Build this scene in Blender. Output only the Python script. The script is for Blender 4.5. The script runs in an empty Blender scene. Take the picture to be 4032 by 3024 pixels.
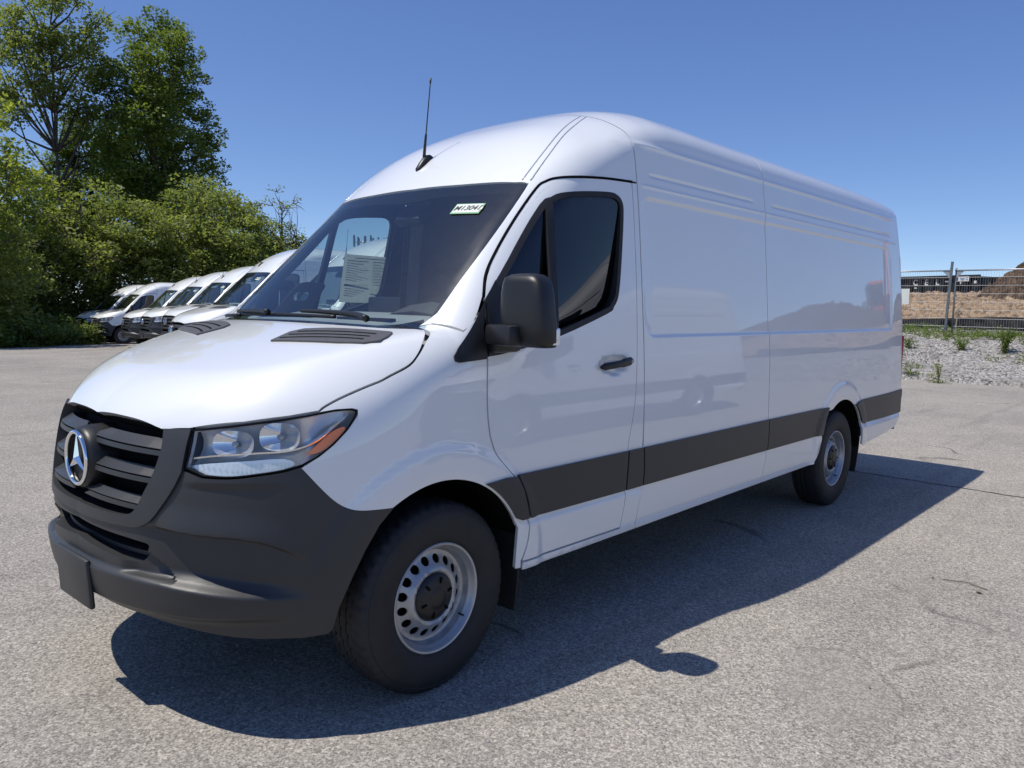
import bpy, bmesh, math, random
import numpy as np
from mathutils import Vector, Matrix
from mathutils.geometry import delaunay_2d_cdt

# ------------------------------------------------------------------ camera, sky, sun, exposure
scene = bpy.context.scene
COL = scene.collection
cd = bpy.data.cameras.new('camera'); cam = bpy.data.objects.new('camera', cd); COL.objects.link(cam)
cd.sensor_width = 36.0; cd.lens = 3116.37 / 4032 * 36.0; cd.clip_start = 0.05; cd.clip_end = 3000
_yaw, _pit, _rol = 0.730808605, -0.09947601, 0.02102385
_f = Vector((math.cos(_pit) * math.cos(_yaw), math.cos(_pit) * math.sin(_yaw), math.sin(_pit)))
_r = _f.cross(Vector((0, 0, 1))).normalized(); _u = _r.cross(_f)
_c, _s = math.cos(_rol), math.sin(_rol)
_r2 = _c * _r + _s * _u; _u2 = -_s * _r + _c * _u
_m = Matrix((_r2, _u2, -_f)).transposed().to_4x4(); _m.translation = (-2.09936, -3.21176, 1.55198)
cam.matrix_world = _m
scene.camera = cam

SUN_DIR = Vector((-0.39, 0.29, 1.0)).normalized()      # towards the sun
elev = math.asin(SUN_DIR.z); azi = math.atan2(SUN_DIR.x, SUN_DIR.y)
world = bpy.data.worlds.new('World'); scene.world = world; world.use_nodes = True
wn = world.node_tree.nodes; wl = world.node_tree.links
sky = wn.new('ShaderNodeTexSky'); sky.sky_type = 'NISHITA'; sky.sun_disc = False
sky.sun_elevation = elev; sky.sun_rotation = azi; sky.altitude = 0; sky.air_density = 0.5; sky.dust_density = 0.0; sky.ozone_density = 6.0
bg = wn['Background']; bg.inputs['Strength'].default_value = 0.10
sp = wn.new('ShaderNodeSeparateColor'); cb = wn.new('ShaderNodeCombineColor'); wl.new(sky.outputs[0], sp.inputs[0])   # one tone curve per channel: a deep clear-day blue
for i, (g, k) in enumerate(((.91, 1.388), (.83, 1.234), (.61, 1.152))):
    a = wn.new('ShaderNodeMath'); a.operation = 'MULTIPLY'; a.inputs[1].default_value = .1; wl.new(sp.outputs[i], a.inputs[0])
    b = wn.new('ShaderNodeMath'); b.operation = 'POWER'; b.inputs[1].default_value = g; wl.new(a.outputs[0], b.inputs[0])
    c = wn.new('ShaderNodeMath'); c.operation = 'MULTIPLY'; c.inputs[1].default_value = k * 10; wl.new(b.outputs[0], c.inputs[0]); wl.new(c.outputs[0], cb.inputs[i])
wl.new(cb.outputs[0], bg.inputs['Color'])
sd = bpy.data.lights.new('sun', 'SUN'); sd.energy = 4.2; sd.angle = math.radians(0.53); sd.color = (1.0, 0.945, 0.86)
sun = bpy.data.objects.new('sun', sd); COL.objects.link(sun); sun.rotation_euler = SUN_DIR.to_track_quat('Z', 'Y').to_euler()
scene.view_settings.view_transform = 'Standard'; scene.view_settings.look = 'None'
scene.view_settings.gamma = 1; scene.view_settings.use_curve_mapping = False
scene.view_settings.exposure = 0.0
scene.render.engine = 'CYCLES'
scene.cycles.use_denoising = True
scene.cycles.max_bounces = 10; scene.cycles.transparent_max_bounces = 24; scene.cycles.glossy_bounces = 5; scene.cycles.diffuse_bounces = 4
scene.cycles.caustics_reflective = False; scene.cycles.caustics_refractive = False
scene.cycles.sample_clamp_indirect = 6

# ------------------------------------------------------------------ materials
def srgb(r, g, b):
    f = lambda c: c / 12.92 if c <= .04045 else ((c + .055) / 1.055) ** 2.4
    return (f(r / 255), f(g / 255), f(b / 255), 1)
class NT:
    def __init__(s, name):
        s.m = bpy.data.materials.new(name); s.m.use_nodes = True; s.t = s.m.node_tree; s.n = s.t.nodes; s.l = s.t.links
        s.b = s.n['Principled BSDF']; s.out = s.n['Material Output']
    def node(s, t, **k):
        n = s.n.new(t)
        for a, v in k.items():
            if a in n.inputs: n.inputs[a].default_value = v
            else: setattr(n, a, v)
        return n
    def link(s, a, b): s.l.new(a, b)
    def coord(s): return s.node('ShaderNodeTexCoord').outputs['Object']
    def geo(s): return s.node('ShaderNodeNewGeometry').outputs['Position']
    def noise(s, co, scale, detail=3, rough=.55, dist=0):
        n = s.node('ShaderNodeTexNoise', Scale=scale, Detail=detail, Roughness=rough, Distortion=dist); s.link(co, n.inputs['Vector']); return n.outputs['Fac']
    def ramp(s, fac, stops):
        n = s.node('ShaderNodeValToRGB'); e = n.color_ramp.elements
        while len(e) < len(stops): e.new(.5)
        for i, (p, c) in enumerate(stops):
            e[i].position = p; e[i].color = c if len(c) == 4 else (*c, 1)
        s.link(fac, n.inputs[0]); return n.outputs[0]
    def mix(s, fac, a, b, mode='MIX'):
        n = s.node('ShaderNodeMix', data_type='RGBA', blend_type=mode)
        for k, v in ((0, fac), (6, a), (7, b)):
            if hasattr(v, 'is_output'): s.link(v, n.inputs[k])
            else: n.inputs[k].default_value = v
        return n.outputs[2]
    def math(s, op, a, b=0.0):
        n = s.node('ShaderNodeMath', operation=op)
        for k, v in ((0, a), (1, b)):
            if hasattr(v, 'is_output'): s.link(v, n.inputs[k])
            else: n.inputs[k].default_value = v
        return n.outputs[0]
    def bump(s, h, strength=.3, dist=.01):
        n = s.node('ShaderNodeBump', Strength=strength, Distance=dist); s.link(h, n.inputs['Height']); s.link(n.outputs[0], s.b.inputs['Normal']); return n
def g3(v): return (v, v, v, 1)
def simple(name, col, rough=.5, metal=0, coat=0, var=.06, nscale=6.0, bump=0, bscale=300, spec=.5):
    N = NT(name); co = N.coord()
    n = N.noise(co, nscale, 4)
    c2 = tuple(min(1, c * (1 + var)) for c in col[:3]) + (1,); c1 = tuple(c * (1 - var) for c in col[:3]) + (1,)
    N.link(N.ramp(n, [(.3, c1), (.7, c2)]), N.b.inputs['Base Color'])
    N.b.inputs['Roughness'].default_value = rough; N.b.inputs['Metallic'].default_value = metal
    N.b.inputs['Specular IOR Level'].default_value = spec
    if coat: N.b.inputs['Coat Weight'].default_value = coat; N.b.inputs['Coat Roughness'].default_value = .02; N.b.inputs['Coat IOR'].default_value = 1.645
    if bump:
        N.bump(N.noise(co, bscale, 2), bump, .002)
    return N.m
def glass_mat(name, tint=(.75, .82, .80), rough=0.0, ior=1.5, dust=0):
    N = NT(name); N.n.remove(N.b)
    tr = N.node('ShaderNodeBsdfTransparent'); tr.inputs[0].default_value = (*tint, 1)
    gl = N.node('ShaderNodeBsdfGlossy'); gl.inputs['Roughness'].default_value = rough
    ge = N.node('ShaderNodeNewGeometry'); dt = N.node('ShaderNodeVectorMath', operation='DOT_PRODUCT'); N.link(ge.outputs['Normal'], dt.inputs[0]); N.link(ge.outputs['Incoming'], dt.inputs[1])
    cs = N.math('SUBTRACT', 1.0, N.math('ABSOLUTE', dt.outputs['Value'])); r0 = 2 * ((ior - 1) / (ior + 1)) ** 2      # both faces of a thin pane
    fac = N.math('ADD', r0, N.math('MULTIPLY', N.math('POWER', cs, 5.0), 1 - r0))
    co = N.coord(); n = N.noise(co, 3, 2); bp = N.node('ShaderNodeBump', Strength=.02, Distance=.005); N.link(n, bp.inputs['Height']); N.link(bp.outputs[0], gl.inputs['Normal'])
    mx = N.node('ShaderNodeMixShader'); N.link(fac, mx.inputs[0]); N.link(tr.outputs[0], mx.inputs[1]); N.link(gl.outputs[0], mx.inputs[2])
    o = mx.outputs[0]
    if dust:
        df = N.node('ShaderNodeBsdfGlossy'); df.inputs['Roughness'].default_value = .24; df.inputs[0].default_value = (.8, .8, .79, 1)
        sp = N.ramp(N.noise(co, 22, 5, .65), [(.35, g3(dust * .92)), (.70, g3(dust * 1.12))])
        m2 = N.node('ShaderNodeMixShader'); N.link(sp, m2.inputs[0]); N.link(o, m2.inputs[1]); N.link(df.outputs[0], m2.inputs[2]); o = m2.outputs[0]
    N.link(o, N.out.inputs['Surface'])
    return N.m
def paint_mat(name, col, metal=0.0):
    N = NT(name); co = N.coord()
    N.link(N.ramp(N.noise(co, 1.7, 3), [(.3, tuple(c * .985 for c in col) + (1,)), (.7, (*col, 1))]), N.b.inputs['Base Color'])
    N.b.inputs['Roughness'].default_value = .38; N.b.inputs['Metallic'].default_value = metal
    N.b.inputs['Coat Weight'].default_value = 1.0; N.b.inputs['Coat Roughness'].default_value = .015; N.b.inputs['Coat IOR'].default_value = 1.64
    bp = N.node('ShaderNodeBump', Strength=.025, Distance=.001); N.link(N.noise(co, 26, 2), bp.inputs['Height']); N.link(bp.outputs[0], N.b.inputs['Coat Normal'])
    return N.m
MAT = {}
MAT['paint'] = paint_mat('white_paint', (.832, .848, .840))
MAT['silver'] = paint_mat('silver_paint', (.30, .34, .38), .75)
MAT['plastic'] = simple('dark_grey_plastic', (.034, .035, .037), .44, var=.05, bump=.12, bscale=900)
MAT['ventgrey'] = simple('grey_vent_plastic', (.085, .085, .083), .5, var=.12, nscale=40, bump=.15, bscale=700)
MAT['black'] = simple('black_plastic', (.012, .012, .013), .42, bump=.08, bscale=700)
MAT['void'] = simple('black_lining', (.006, .006, .006), .9, spec=.1)
MAT['rubber'] = simple('black_rubber', (.016, .016, .017), .62, var=.2, nscale=30, bump=.15, bscale=400)
MAT['tyre'] = simple('tyre_rubber', (.015, .015, .016), .66, var=.25, nscale=12, bump=.25, bscale=220)
MAT['steel'] = simple('silver_wheel_steel', (.42, .43, .44), .38, .6, var=.06, nscale=20)
MAT['chrome'] = simple('chrome', (.86, .87, .88), .06, 1.0, var=.02)
MAT['reflector'] = simple('headlight_reflector', (.92, .92, .92), .20, .32, var=.03, nscale=40)
MAT['bowl'] = simple('reflector_bowl_silver', (.90, .90, .90), .10, .7, var=.02, nscale=40)
MAT['lampgrey'] = simple('headlight_grey_bezel', (.42, .44, .46), .25, .35)
MAT['amber'] = simple('amber_lens', (.92, .20, .008), .15, 0, .8, bump=.4, bscale=500)
MAT['redlens'] = simple('red_lens', (.45, .02, .015), .18, 0, .8)
MAT['lens'] = glass_mat('clear_lens', (.98, .99, .99), .0, 1.27)
MAT['glass'] = glass_mat('window_glass', (.70, .80, .77), .0, 1.52)
MAT['darkened_glass'] = glass_mat('dark_side_glass', (.06, .075, .08), .0, 1.56)  # driver's pane darkened to stop sun passing through the cab onto the ground
MAT['windscreen'] = glass_mat('dusty_windscreen', (.84, .92, .90), .0, 1.68, dust=.05)
MAT['trim'] = simple('dark_cabin_trim', (.05, .052, .055), .7, bump=.2, bscale=500)
MAT['dash'] = simple('grey_dashboard', (.33, .35, .35), .62, bump=.3, bscale=450)
MAT['fabric'] = simple('black_seat_fabric', (.02, .02, .022), .9, bump=.3, bscale=600)
MAT['paper'] = simple('white_paper', (.72, .74, .68), .6, var=.03)
N = NT('thin_paper'); N.b.inputs['Base Color'].default_value = (.72, .74, .68, 1); _t = N.node('ShaderNodeBsdfTranslucent'); _t.inputs[0].default_value = (.7, .72, .66, 1); _m2 = N.node('ShaderNodeMixShader'); _m2.inputs[0].default_value = .5
N.link(N.b.outputs[0], _m2.inputs[1]); N.link(_t.outputs[0], _m2.inputs[2]); N.link(_m2.outputs[0], N.out.inputs['Surface']); N.link(N.ramp(N.noise(N.coord(), 4, 2), [(.3, (.69, .71, .65)), (.7, (.74, .76, .70))]), N.b.inputs['Base Color']); MAT['thinpaper'] = N.m
MAT['ink'] = simple('dark_ink', (.02, .03, .03), .6)
MAT['greenedge'] = simple('green_tape', (.25, .55, .28), .4)
MAT['blueink'] = simple('blue_ink', (.02, .06, .22), .6)

# ------------------------------------------------------------------ object helpers
def link(o, parent=None):
    COL.objects.link(o)
    if parent is not None: o.parent = parent
    return o
def mesh_obj(name, verts, faces, mat, parent=None, smooth=False, normals=None):
    me = bpy.data.meshes.new(name)
    if len(verts) and not isinstance(verts, list): verts = verts.tolist()
    me.from_pydata(verts, [], faces if isinstance(faces, list) else faces.tolist()); me.update()
    mats = mat if isinstance(mat, (list, tuple)) else [mat]
    for m in mats: me.materials.append(MAT[m] if isinstance(m, str) else m)
    if smooth or normals is not None: me.polygons.foreach_set('use_smooth', [True] * len(me.polygons))
    if normals is not None: me.normals_split_custom_set_from_vertices([tuple(n) for n in normals])
    return link(bpy.data.objects.new(name, me), parent)
def thing(name, label, cat, loc=(0, 0, 0), rz=0, group=None):
    o = bpy.data.objects.new(name, None); COL.objects.link(o); o.location = loc; o.rotation_euler = (0, 0, rz)
    return tag(o, label, cat, group)
def tag(o, label=None, cat=None, group=None, kind=None):
    if label: o['label'] = label
    if cat: o['category'] = cat
    if group: o['group'] = group
    if kind: o['kind'] = kind
    return o
class MB:
    def __init__(s): s.v = []; s.f = []
    def add(s, v, f):
        b = len(s.v); s.v += [tuple(map(float, p)) for p in v]; s.f += [tuple(b + i for i in q) for q in f]; return s
    def box(s, x0, x1, y0, y1, z0, z1):
        return s.add([(x, y, z) for x in (x0, x1) for y in (y0, y1) for z in (z0, z1)], [(0, 1, 3, 2), (4, 6, 7, 5), (0, 4, 5, 1), (2, 3, 7, 6), (0, 2, 6, 4), (1, 5, 7, 3)])
    def rbox(s, c, size, r=.01, M=None, seg=2):
        bm = bmesh.new(); bmesh.ops.create_cube(bm, size=1)
        for v in bm.verts: v.co = Vector((v.co.x * size[0], v.co.y * size[1], v.co.z * size[2]))
        bmesh.ops.bevel(bm, geom=list(bm.edges), offset=min(r, min(size) * .49), segments=seg, profile=.5, affect='EDGES')
        bm.verts.index_update()
        vv = [(M @ v.co if M else v.co) + Vector(c) for v in bm.verts]; ff = [tuple(v.index for v in f.verts) for f in bm.faces]
        bm.free(); return s.add(vv, ff)
    def tube(s, pts, r, n=8, cap=True):
        pts = [Vector(p) for p in pts]; rr = r if isinstance(r, (list, tuple)) else [r] * len(pts); b = len(s.v); up = None
        for i, p in enumerate(pts):
            t = (pts[min(i + 1, len(pts) - 1)] - pts[max(i - 1, 0)]).normalized()
            if up is None: up = Vector((0, 0, 1)) if abs(t.z) < .9 else Vector((1, 0, 0))
            a = t.cross(up).normalized(); c = a.cross(t).normalized(); up = c
            for k in range(n):
                q = 2 * math.pi * k / n; s.v.append(tuple(p + (a * math.cos(q) + c * math.sin(q)) * rr[i]))
        for i in range(len(pts) - 1):
            for k in range(n): s.f.append((b + i * n + k, b + i * n + (k + 1) % n, b + (i + 1) * n + (k + 1) % n, b + (i + 1) * n + k))
        if cap: s.f.append(tuple(b + k for k in range(n))[::-1]); s.f.append(tuple(b + (len(pts) - 1) * n + k for k in range(n)))
        return s
    def loft(s, rings, cap=True, closed=True):
        b = len(s.v); n = len(rings[0])
        for R in rings: s.v += [tuple(map(float, p)) for p in R]
        for i in range(len(rings) - 1):
            for k in range(n if closed else n - 1): s.f.append((b + i * n + k, b + i * n + (k + 1) % n, b + (i + 1) * n + (k + 1) % n, b + (i + 1) * n + k))
        if cap: s.f.append(tuple(b + k for k in range(n))[::-1]); s.f.append(tuple(b + (len(rings) - 1) * n + k for k in range(n)))
        return s
    def lathe(s, prof, c, axis='Y', n=64, cap=False):   # prof: (axial, radius)
        rings = []
        for a, r in prof:
            rings.append([(c[0] + r * math.cos(q), c[1] + a, c[2] + r * math.sin(q)) if axis == 'Y' else ((c[0] + a, c[1] + r * math.cos(q), c[2] + r * math.sin(q)) if axis == 'X' else (c[0] + r * math.cos(q), c[1] + r * math.sin(q), c[2] + a)) for q in [2 * math.pi * k / n for k in range(n)]])
        return s.loft(rings, cap)
    def mirror(s):
        n = MB(); n.v = [(x, -y, z) for x, y, z in s.v]; n.f = [f[::-1] for f in s.f]; return n
    def build(s, name, mat, parent=None, smooth=False, angle=None):
        o = mesh_obj(name, s.v, s.f, mat, parent, smooth)
        bm = bmesh.new(); bm.from_mesh(o.data); bmesh.ops.recalc_face_normals(bm, faces=bm.faces); bm.to_mesh(o.data); bm.free()
        if angle: o.data.set_sharp_from_angle(angle=math.radians(angle))
        return o
def spl(xs,ys):
    xs=np.array(xs,float);ys=np.array(ys,float);h=np.diff(xs);d=np.diff(ys)/h
    m=np.zeros(len(xs));m[1:-1]=np.where(d[:-1]*d[1:]>0,2*d[:-1]*d[1:]/(d[:-1]+d[1:]+1e-12),0);m[0]=d[0];m[-1]=d[-1]
    def f(x):
        x=np.asarray(x,float);i=np.clip(np.searchsorted(xs,x)-1,0,len(h)-1);t=(x-xs[i])/h[i]
        y=ys[i]*(1+2*t)*(1-t)**2+m[i]*h[i]*t*(1-t)**2+ys[i+1]*t*t*(3-2*t)+m[i+1]*h[i]*t*t*(t-1)
        y=np.where(x<xs[0],ys[0]+m[0]*(x-xs[0]),y);return np.where(x>xs[-1],ys[-1]+m[-1]*(x-xs[-1]),y)
    return f
def ss(a,b,x):
    t=np.clip((x-a)/(b-a),0,1);return t*t*(3-2*t)
def smax(a,b,k):
    h=np.maximum(k-np.abs(a-b),0)/k;return np.maximum(a,b)+h*h*k*.25
def smin(a,b,k): return -smax(-a,-b,k)
YS=spl([.2,.30,.40,.52,.62,.82,1.0,1.2,1.39,1.6,1.8,2.0,2.13,2.27,2.40,2.6,2.9],[.945,.962,.975,.986,.991,.993,.991,.984,.972,.955,.938,.920,.906,.887,.867,.832,.78])
ZH=spl([-1.1,-.95,-.85,-.7,-.5,-.3,-.1,.1,.3],[1.055,1.150,1.212,1.274,1.340,1.40,1.452,1.485,1.50])
YC=spl([-1.0,-.9,-.849,-.78,-.656,-.496,-.366,-.216,0,.2],[.32,.38,.425,.51,.62,.695,.745,.80,.86,.90])
ZR=spl([.3,.6,.8,1.0,1.2,1.4,1.6,1.8,2.1,2.5,4.5,5.4,5.8,6.1],[1.95,2.15,2.305,2.435,2.528,2.610,2.670,2.698,2.703,2.70,2.70,2.69,2.67,2.65])
XF=spl([.2,.30,.40,.50,.60,.70,.85,1.0,1.10,1.18,1.3],[-.87,-.925,-.96,-.985,-.995,-.99,-.975,-.95,-.92,-.875,-.78])
def rbox(X,Z,x0,x1,z0,z1,r):
    qx=np.abs(X-(x0+x1)/2)-(x1-x0)/2+r;qz=np.abs(Z-(z0+z1)/2)-(z1-z0)/2+r
    return np.hypot(np.maximum(qx,0),np.maximum(qz,0))+np.minimum(np.maximum(qx,qz),0)-r
def rib(X,Z,z,x0,x1,h,w):
    return h*np.exp(-((Z-z)/w)**2)*ss(x0,x0+.06,X)*(1-ss(x1-.06,x1,X))
def side(X,Z,fine=True):
    y=YS(Z)
    y=y-.02*np.maximum(1.0-X,0)**2*.5
    y=y-.085*(np.maximum(1.55-X,0)/.8)**2*ss(1.35,2.15,Z)
    # rear narrowing
    y=y-.03*ss(5.2,6.0,X)*np.maximum(X-5.2,0)
    if fine:
        y=y+.010*ss(.614,.592,Z)*ss(.37,.40,Z)*ss(.36,.5,X)
        for cx in (0,4.325):
            r=np.hypot(X-cx,Z-.40);y=y+.012*ss(.62,.56,r)*ss(.42,.50,r)
        d=rbox(X,Z,1.44,5.56,1.40,2.125,.09);y=y-.010*ss(.008,-.014,d)*ss(1.38,1.55,X+ (Z<1.6)*.0)
        y=y+rib(X,Z,2.185,1.44,5.75,.004,.008)-rib(X,Z,2.245,1.52,2.80,.006,.009)-rib(X,Z,2.245,3.03,5.6,.006,.009)+rib(X,Z,2.40,.9,5.75,.006,.012)
    return y
def front(Y,Z):
    a=np.abs(Y);return XF(Z)+.42*a**2-.06*a+.08*np.maximum(a-.55,0)**2
def wsx(a): return .085*a**2/.6 # bow
def ztop(X,a):
    hood=ZH(X)-.05*a*a-.52*(np.sqrt(np.maximum(a-YC(X)+.0,-1)**2+.0004)+(a-YC(X)))*.5
    ws=1.43+(X-(-.04+.14*a*a+.08*np.maximum(a-.52,0)**2))*1.0
    roof=ZR(X)-.03*(a/.75)**2-.09*(a/.75)**4
    return hood,ws,roof
def F(X,Y,Z,fine=True):
    a=np.abs(Y)
    s=a-side(X,Z,fine)
    fr=(front(Y,Z)-X)*.9
    hood,ws,roof=ztop(X,a)
    th=(Z-hood)*.93;tw=(Z-ws)*.70;tr=(Z-roof)*np.where(X<1.6,.88,.98)
    t=smax(tw,tr,.10)
    up=smax(s,t,np.where(X<1.4,.12-.06*ss(.75,1.3,X),.06))
    lo=smax(smax(s,fr,.42),th,.10)
    re=(X-(5.96-.03*ss(1.4,2.3,Z)-.05*np.maximum(Z-2.2,0)))
    up=smax(np.maximum(up,-.1-X),re,.05)
    return np.minimum(np.maximum(lo,X-.9),up)
# ------------------------------------------------------------------ panel builder: outlines cut from the van's body surface
def project(I, O):
    a = np.zeros(len(I)); b = np.ones(len(I)); D = O - I; FF = lambda m: F(*(I + m[:, None] * D).T)
    for k in range(9):
        m = (a + b) * .5; ins = FF(m) < 0
        a = np.where(ins, m, a); b = np.where(ins, b, m)
    fa, fb = FF(a), FF(b)
    for k in range(5):                       # Illinois steps
        m = np.clip(a - fa * (b - a) / np.where(np.abs(fb - fa) < 1e-12, 1e-12, fb - fa), a, b); fm = FF(m); ins = fm < 0
        fb = np.where(ins, fb * .5, fm); fa = np.where(ins, fm, fa * .5); a = np.where(ins, m, a); b = np.where(ins, b, m)
    return I + m[:, None] * D
def grad(P, e=8e-4):
    G = np.stack([F(*(P + np.eye(3)[i] * e).T) - F(*(P - np.eye(3)[i] * e).T) for i in range(3)], 1)
    return G / (np.linalg.norm(G, axis=1)[:, None] + 1e-20)
class Side:                      # (X, Z), seen square on from the driver's side
    def to2(s, p): return (p[0], p[-1])
    def ray(s, q):
        n = len(q); z = np.zeros(n); return np.stack([q[:, 0], z, q[:, 1]], 1), np.stack([q[:, 0], z - 1.4, q[:, 1]], 1)
class Wrap:                      # (angle, Z) round a vertical axis: nose and corners
    X0 = .35
    def to2(s, p): return (math.atan2(p[1], s.X0 - p[0]), p[2])
    def ray(s, q):
        c, d = np.cos(q[:, 0]), np.sin(q[:, 0]); z = q[:, 1]
        return np.stack([s.X0 - .25 * c, .25 * d, z], 1), np.stack([s.X0 - 1.9 * c, 1.9 * d, z], 1)
class Over:                      # (X, angle) round a lengthwise axis: roof and bonnet
    def __init__(s, z0, k=1.0): s.z0 = z0; s.k = k
    def to2(s, p): return (p[0], math.atan2(p[1], p[2] - s.z0) * s.k)
    def ray(s, q):
        t = q[:, 1] / s.k; y, z = np.sin(t), np.cos(t); X = q[:, 0]
        return np.stack([X, y * .03, s.z0 + z * .03], 1), np.stack([X, y * 2.2, s.z0 + z * 2.2], 1)
class Screen:                    # windscreen plane
    def to2(s, p): return ((p[0] + p[2]) * .70710678, p[1])
    def ray(s, q):
        k = .70710678; a, y = q[:, 0] * k, q[:, 1]
        return np.stack([a - .75 * k, y, a + .75 * k], 1), np.stack([a - 1.35 * k, y, a + 1.35 * k], 1)
SIDE, WRAP, OVER, BON, SCR = Side(), Wrap(), Over(1.4), Over(.88, .7), Screen()
def cr(pts, n=6):                # smooth curve through points
    P = [np.array(p, float) for p in pts]; P = [2 * P[0] - P[1]] + P + [2 * P[-1] - P[-2]]; out = []
    for i in range(1, len(P) - 2):
        for k in range(n):
            t = k / n
            out.append(.5 * ((2 * P[i]) + (-P[i - 1] + P[i + 1]) * t + (2 * P[i - 1] - 5 * P[i] + 4 * P[i + 1] - P[i + 2]) * t * t + (-P[i - 1] + 3 * P[i] - 3 * P[i + 1] + P[i + 2]) * t ** 3))
    out.append(P[-2]); return [tuple(p) for p in out]
def arc(cx, cz, r, a0, a1, n=24): return [(cx + r * math.cos(math.radians(a0 + (a1 - a0) * k / n)), cz + r * math.sin(math.radians(a0 + (a1 - a0) * k / n))) for k in range(n + 1)]
def resample(poly, step):
    out = []; n = len(poly)
    for i in range(n):
        a, b = poly[i], poly[(i + 1) % n]; L = math.hypot(b[0] - a[0], b[1] - a[1])
        if L < 1e-5: continue
        k = max(1, int(math.ceil(L / step)))
        for j in range(k): out.append((a[0] + (b[0] - a[0]) * j / k, a[1] + (b[1] - a[1]) * j / k))
    return out
def inside(pts, loops):
    c = np.zeros(len(pts), bool); x, y = pts[:, 0], pts[:, 1]
    for L in loops:
        L = np.asarray(L); N = np.roll(L, -1, 0)
        for (x0, y0), (x1, y1) in zip(L, N):
            if y0 == y1: continue
            k = (y0 > y) != (y1 > y); c ^= k & (x < (x1 - x0) * (y - y0) / (y1 - y0) + x0)
    return c
def tri2d(loops, res, us=None, vs=None):
    B = np.concatenate([np.asarray(l) for l in loops]); lo, hi = B.min(0), B.max(0)
    if us is None: us = np.arange(lo[0] + res * .37, hi[0], res)
    if vs is None: vs = np.arange(lo[1] + res * .41, hi[1], res)
    G = np.stack(np.meshgrid(us, vs, indexing='ij'), -1).reshape(-1, 2)
    G = G[inside(G, loops)]
    keep = np.ones(len(G), bool); d = min(res * .35, .012)
    for s in range(0, len(G), 4000):
        g = G[s:s + 4000]; keep[s:s + 4000] = (((g[:, None, :] - B[None]) ** 2).sum(-1).min(1) > d * d)
    G = G[keep]
    pts = [Vector(p) for p in B] + [Vector(p) for p in G]
    fl = []; k = 0
    for l in loops: fl.append(list(range(k, k + len(l)))); k += len(l)
    ed = [(f[i], f[(i + 1) % len(f)]) for f in fl for i in range(len(f))]
    r = delaunay_2d_cdt(pts, ed, [], 0, 1e-7)
    V = np.array([tuple(v) for v in r[0]]); T = np.array([f for f in r[2] if len(f) == 3])
    cen = V[T].mean(1); T = T[inside(cen, loops)]
    e = V[T]; ar = (e[:, 1, 0] - e[:, 0, 0]) * (e[:, 2, 1] - e[:, 0, 1]) - (e[:, 1, 1] - e[:, 0, 1]) * (e[:, 2, 0] - e[:, 0, 0])
    T = T[np.abs(ar) > 1e-10]
    cnt = {}
    for t in T.tolist():
        for a, b in ((t[0], t[1]), (t[1], t[2]), (t[2], t[0])):
            if (b, a) in cnt: cnt[(b, a)] = None
            else: cnt[(a, b)] = (a, b)
    be = [v for v in cnt.values() if v]
    return V, T, be
def surf(par, q, off=0.0, disp=None):
    I, O = par.ray(q); P = project(I, O)
    if disp is None: N = grad(P)
    else:
        e = 6e-4
        def full(qq):
            I, O = par.ray(qq); p = project(I, O); d = (O - I); d /= np.linalg.norm(d, axis=1)[:, None]; return p + d * disp(p, qq)[:, None]
        P = full(q); N = np.cross(full(q + [e, 0]) - full(q - [e, 0]), full(q + [0, e]) - full(q - [0, e])); N /= np.linalg.norm(N, axis=1)[:, None] + 1e-20
    N = N * np.where((N * (O - I)).sum(1) < 0, -1.0, 1.0)[:, None]
    return P + N * off, N
def panel(name, mat, parent, par, poly, res=.04, off=0.0, thick=.012, holes=(), disp=None, bstep=None, both=True, us=None, vs=None, face=True, two=False):
    bstep = bstep or max(.008, res * .6)
    loops = [resample([par.to2(p) if len(p) == 3 else p for p in L], bstep) for L in [poly] + list(holes)]
    V2, T, be = tri2d(loops, res, us, vs)
    P, N = surf(par, V2, off, disp)
    e = P[T]; fn = np.cross(e[:, 1] - e[:, 0], e[:, 2] - e[:, 0]); flip = (fn * N[T[:, 0]]).sum(1) < 0
    T = np.where(flip[:, None], T[:, ::-1], T)
    if np.mean(flip) > .5: be = [(b, a) for a, b in be]
    V = P; NN = N; faces = T.tolist() if face else []
    if thick > 0:
        ids = sorted({i for b in be for i in b}); k = len(V); m = {i: j for j, i in enumerate(ids)}; nb = len(ids)
        L = np.zeros((nb, 3))
        for a, b in be:
            t = P[b] - P[a]; n = np.cross(t, N[a]); n /= np.linalg.norm(n) + 1e-12; L[m[a]] += n; L[m[b]] += n
        L /= np.linalg.norm(L, axis=1)[:, None] + 1e-12
        V = np.concatenate([P, P[ids], P[ids] - N[ids] * thick]); NN = np.concatenate([N, L, L])
        faces += [(k + m[a], k + nb + m[a], k + nb + m[b], k + m[b]) for a, b in be]
    o = mesh_obj(name, V, faces, mat, parent, True, NN)
    if both is True:
        o2 = mesh_obj(name, V * [1, -1, 1], [f[::-1] for f in faces], mat, parent, True, NN * [1, -1, 1]); return o, o2
    return o
def mir(pts): return [(p[0], -p[1], p[2]) for p in pts][::-1]
def onbody(par, pts, off=0.0):
    q = np.array([par.to2(p) if len(p) == 3 else p for p in pts], float); P, N = surf(par, q, off); return P, N
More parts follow.
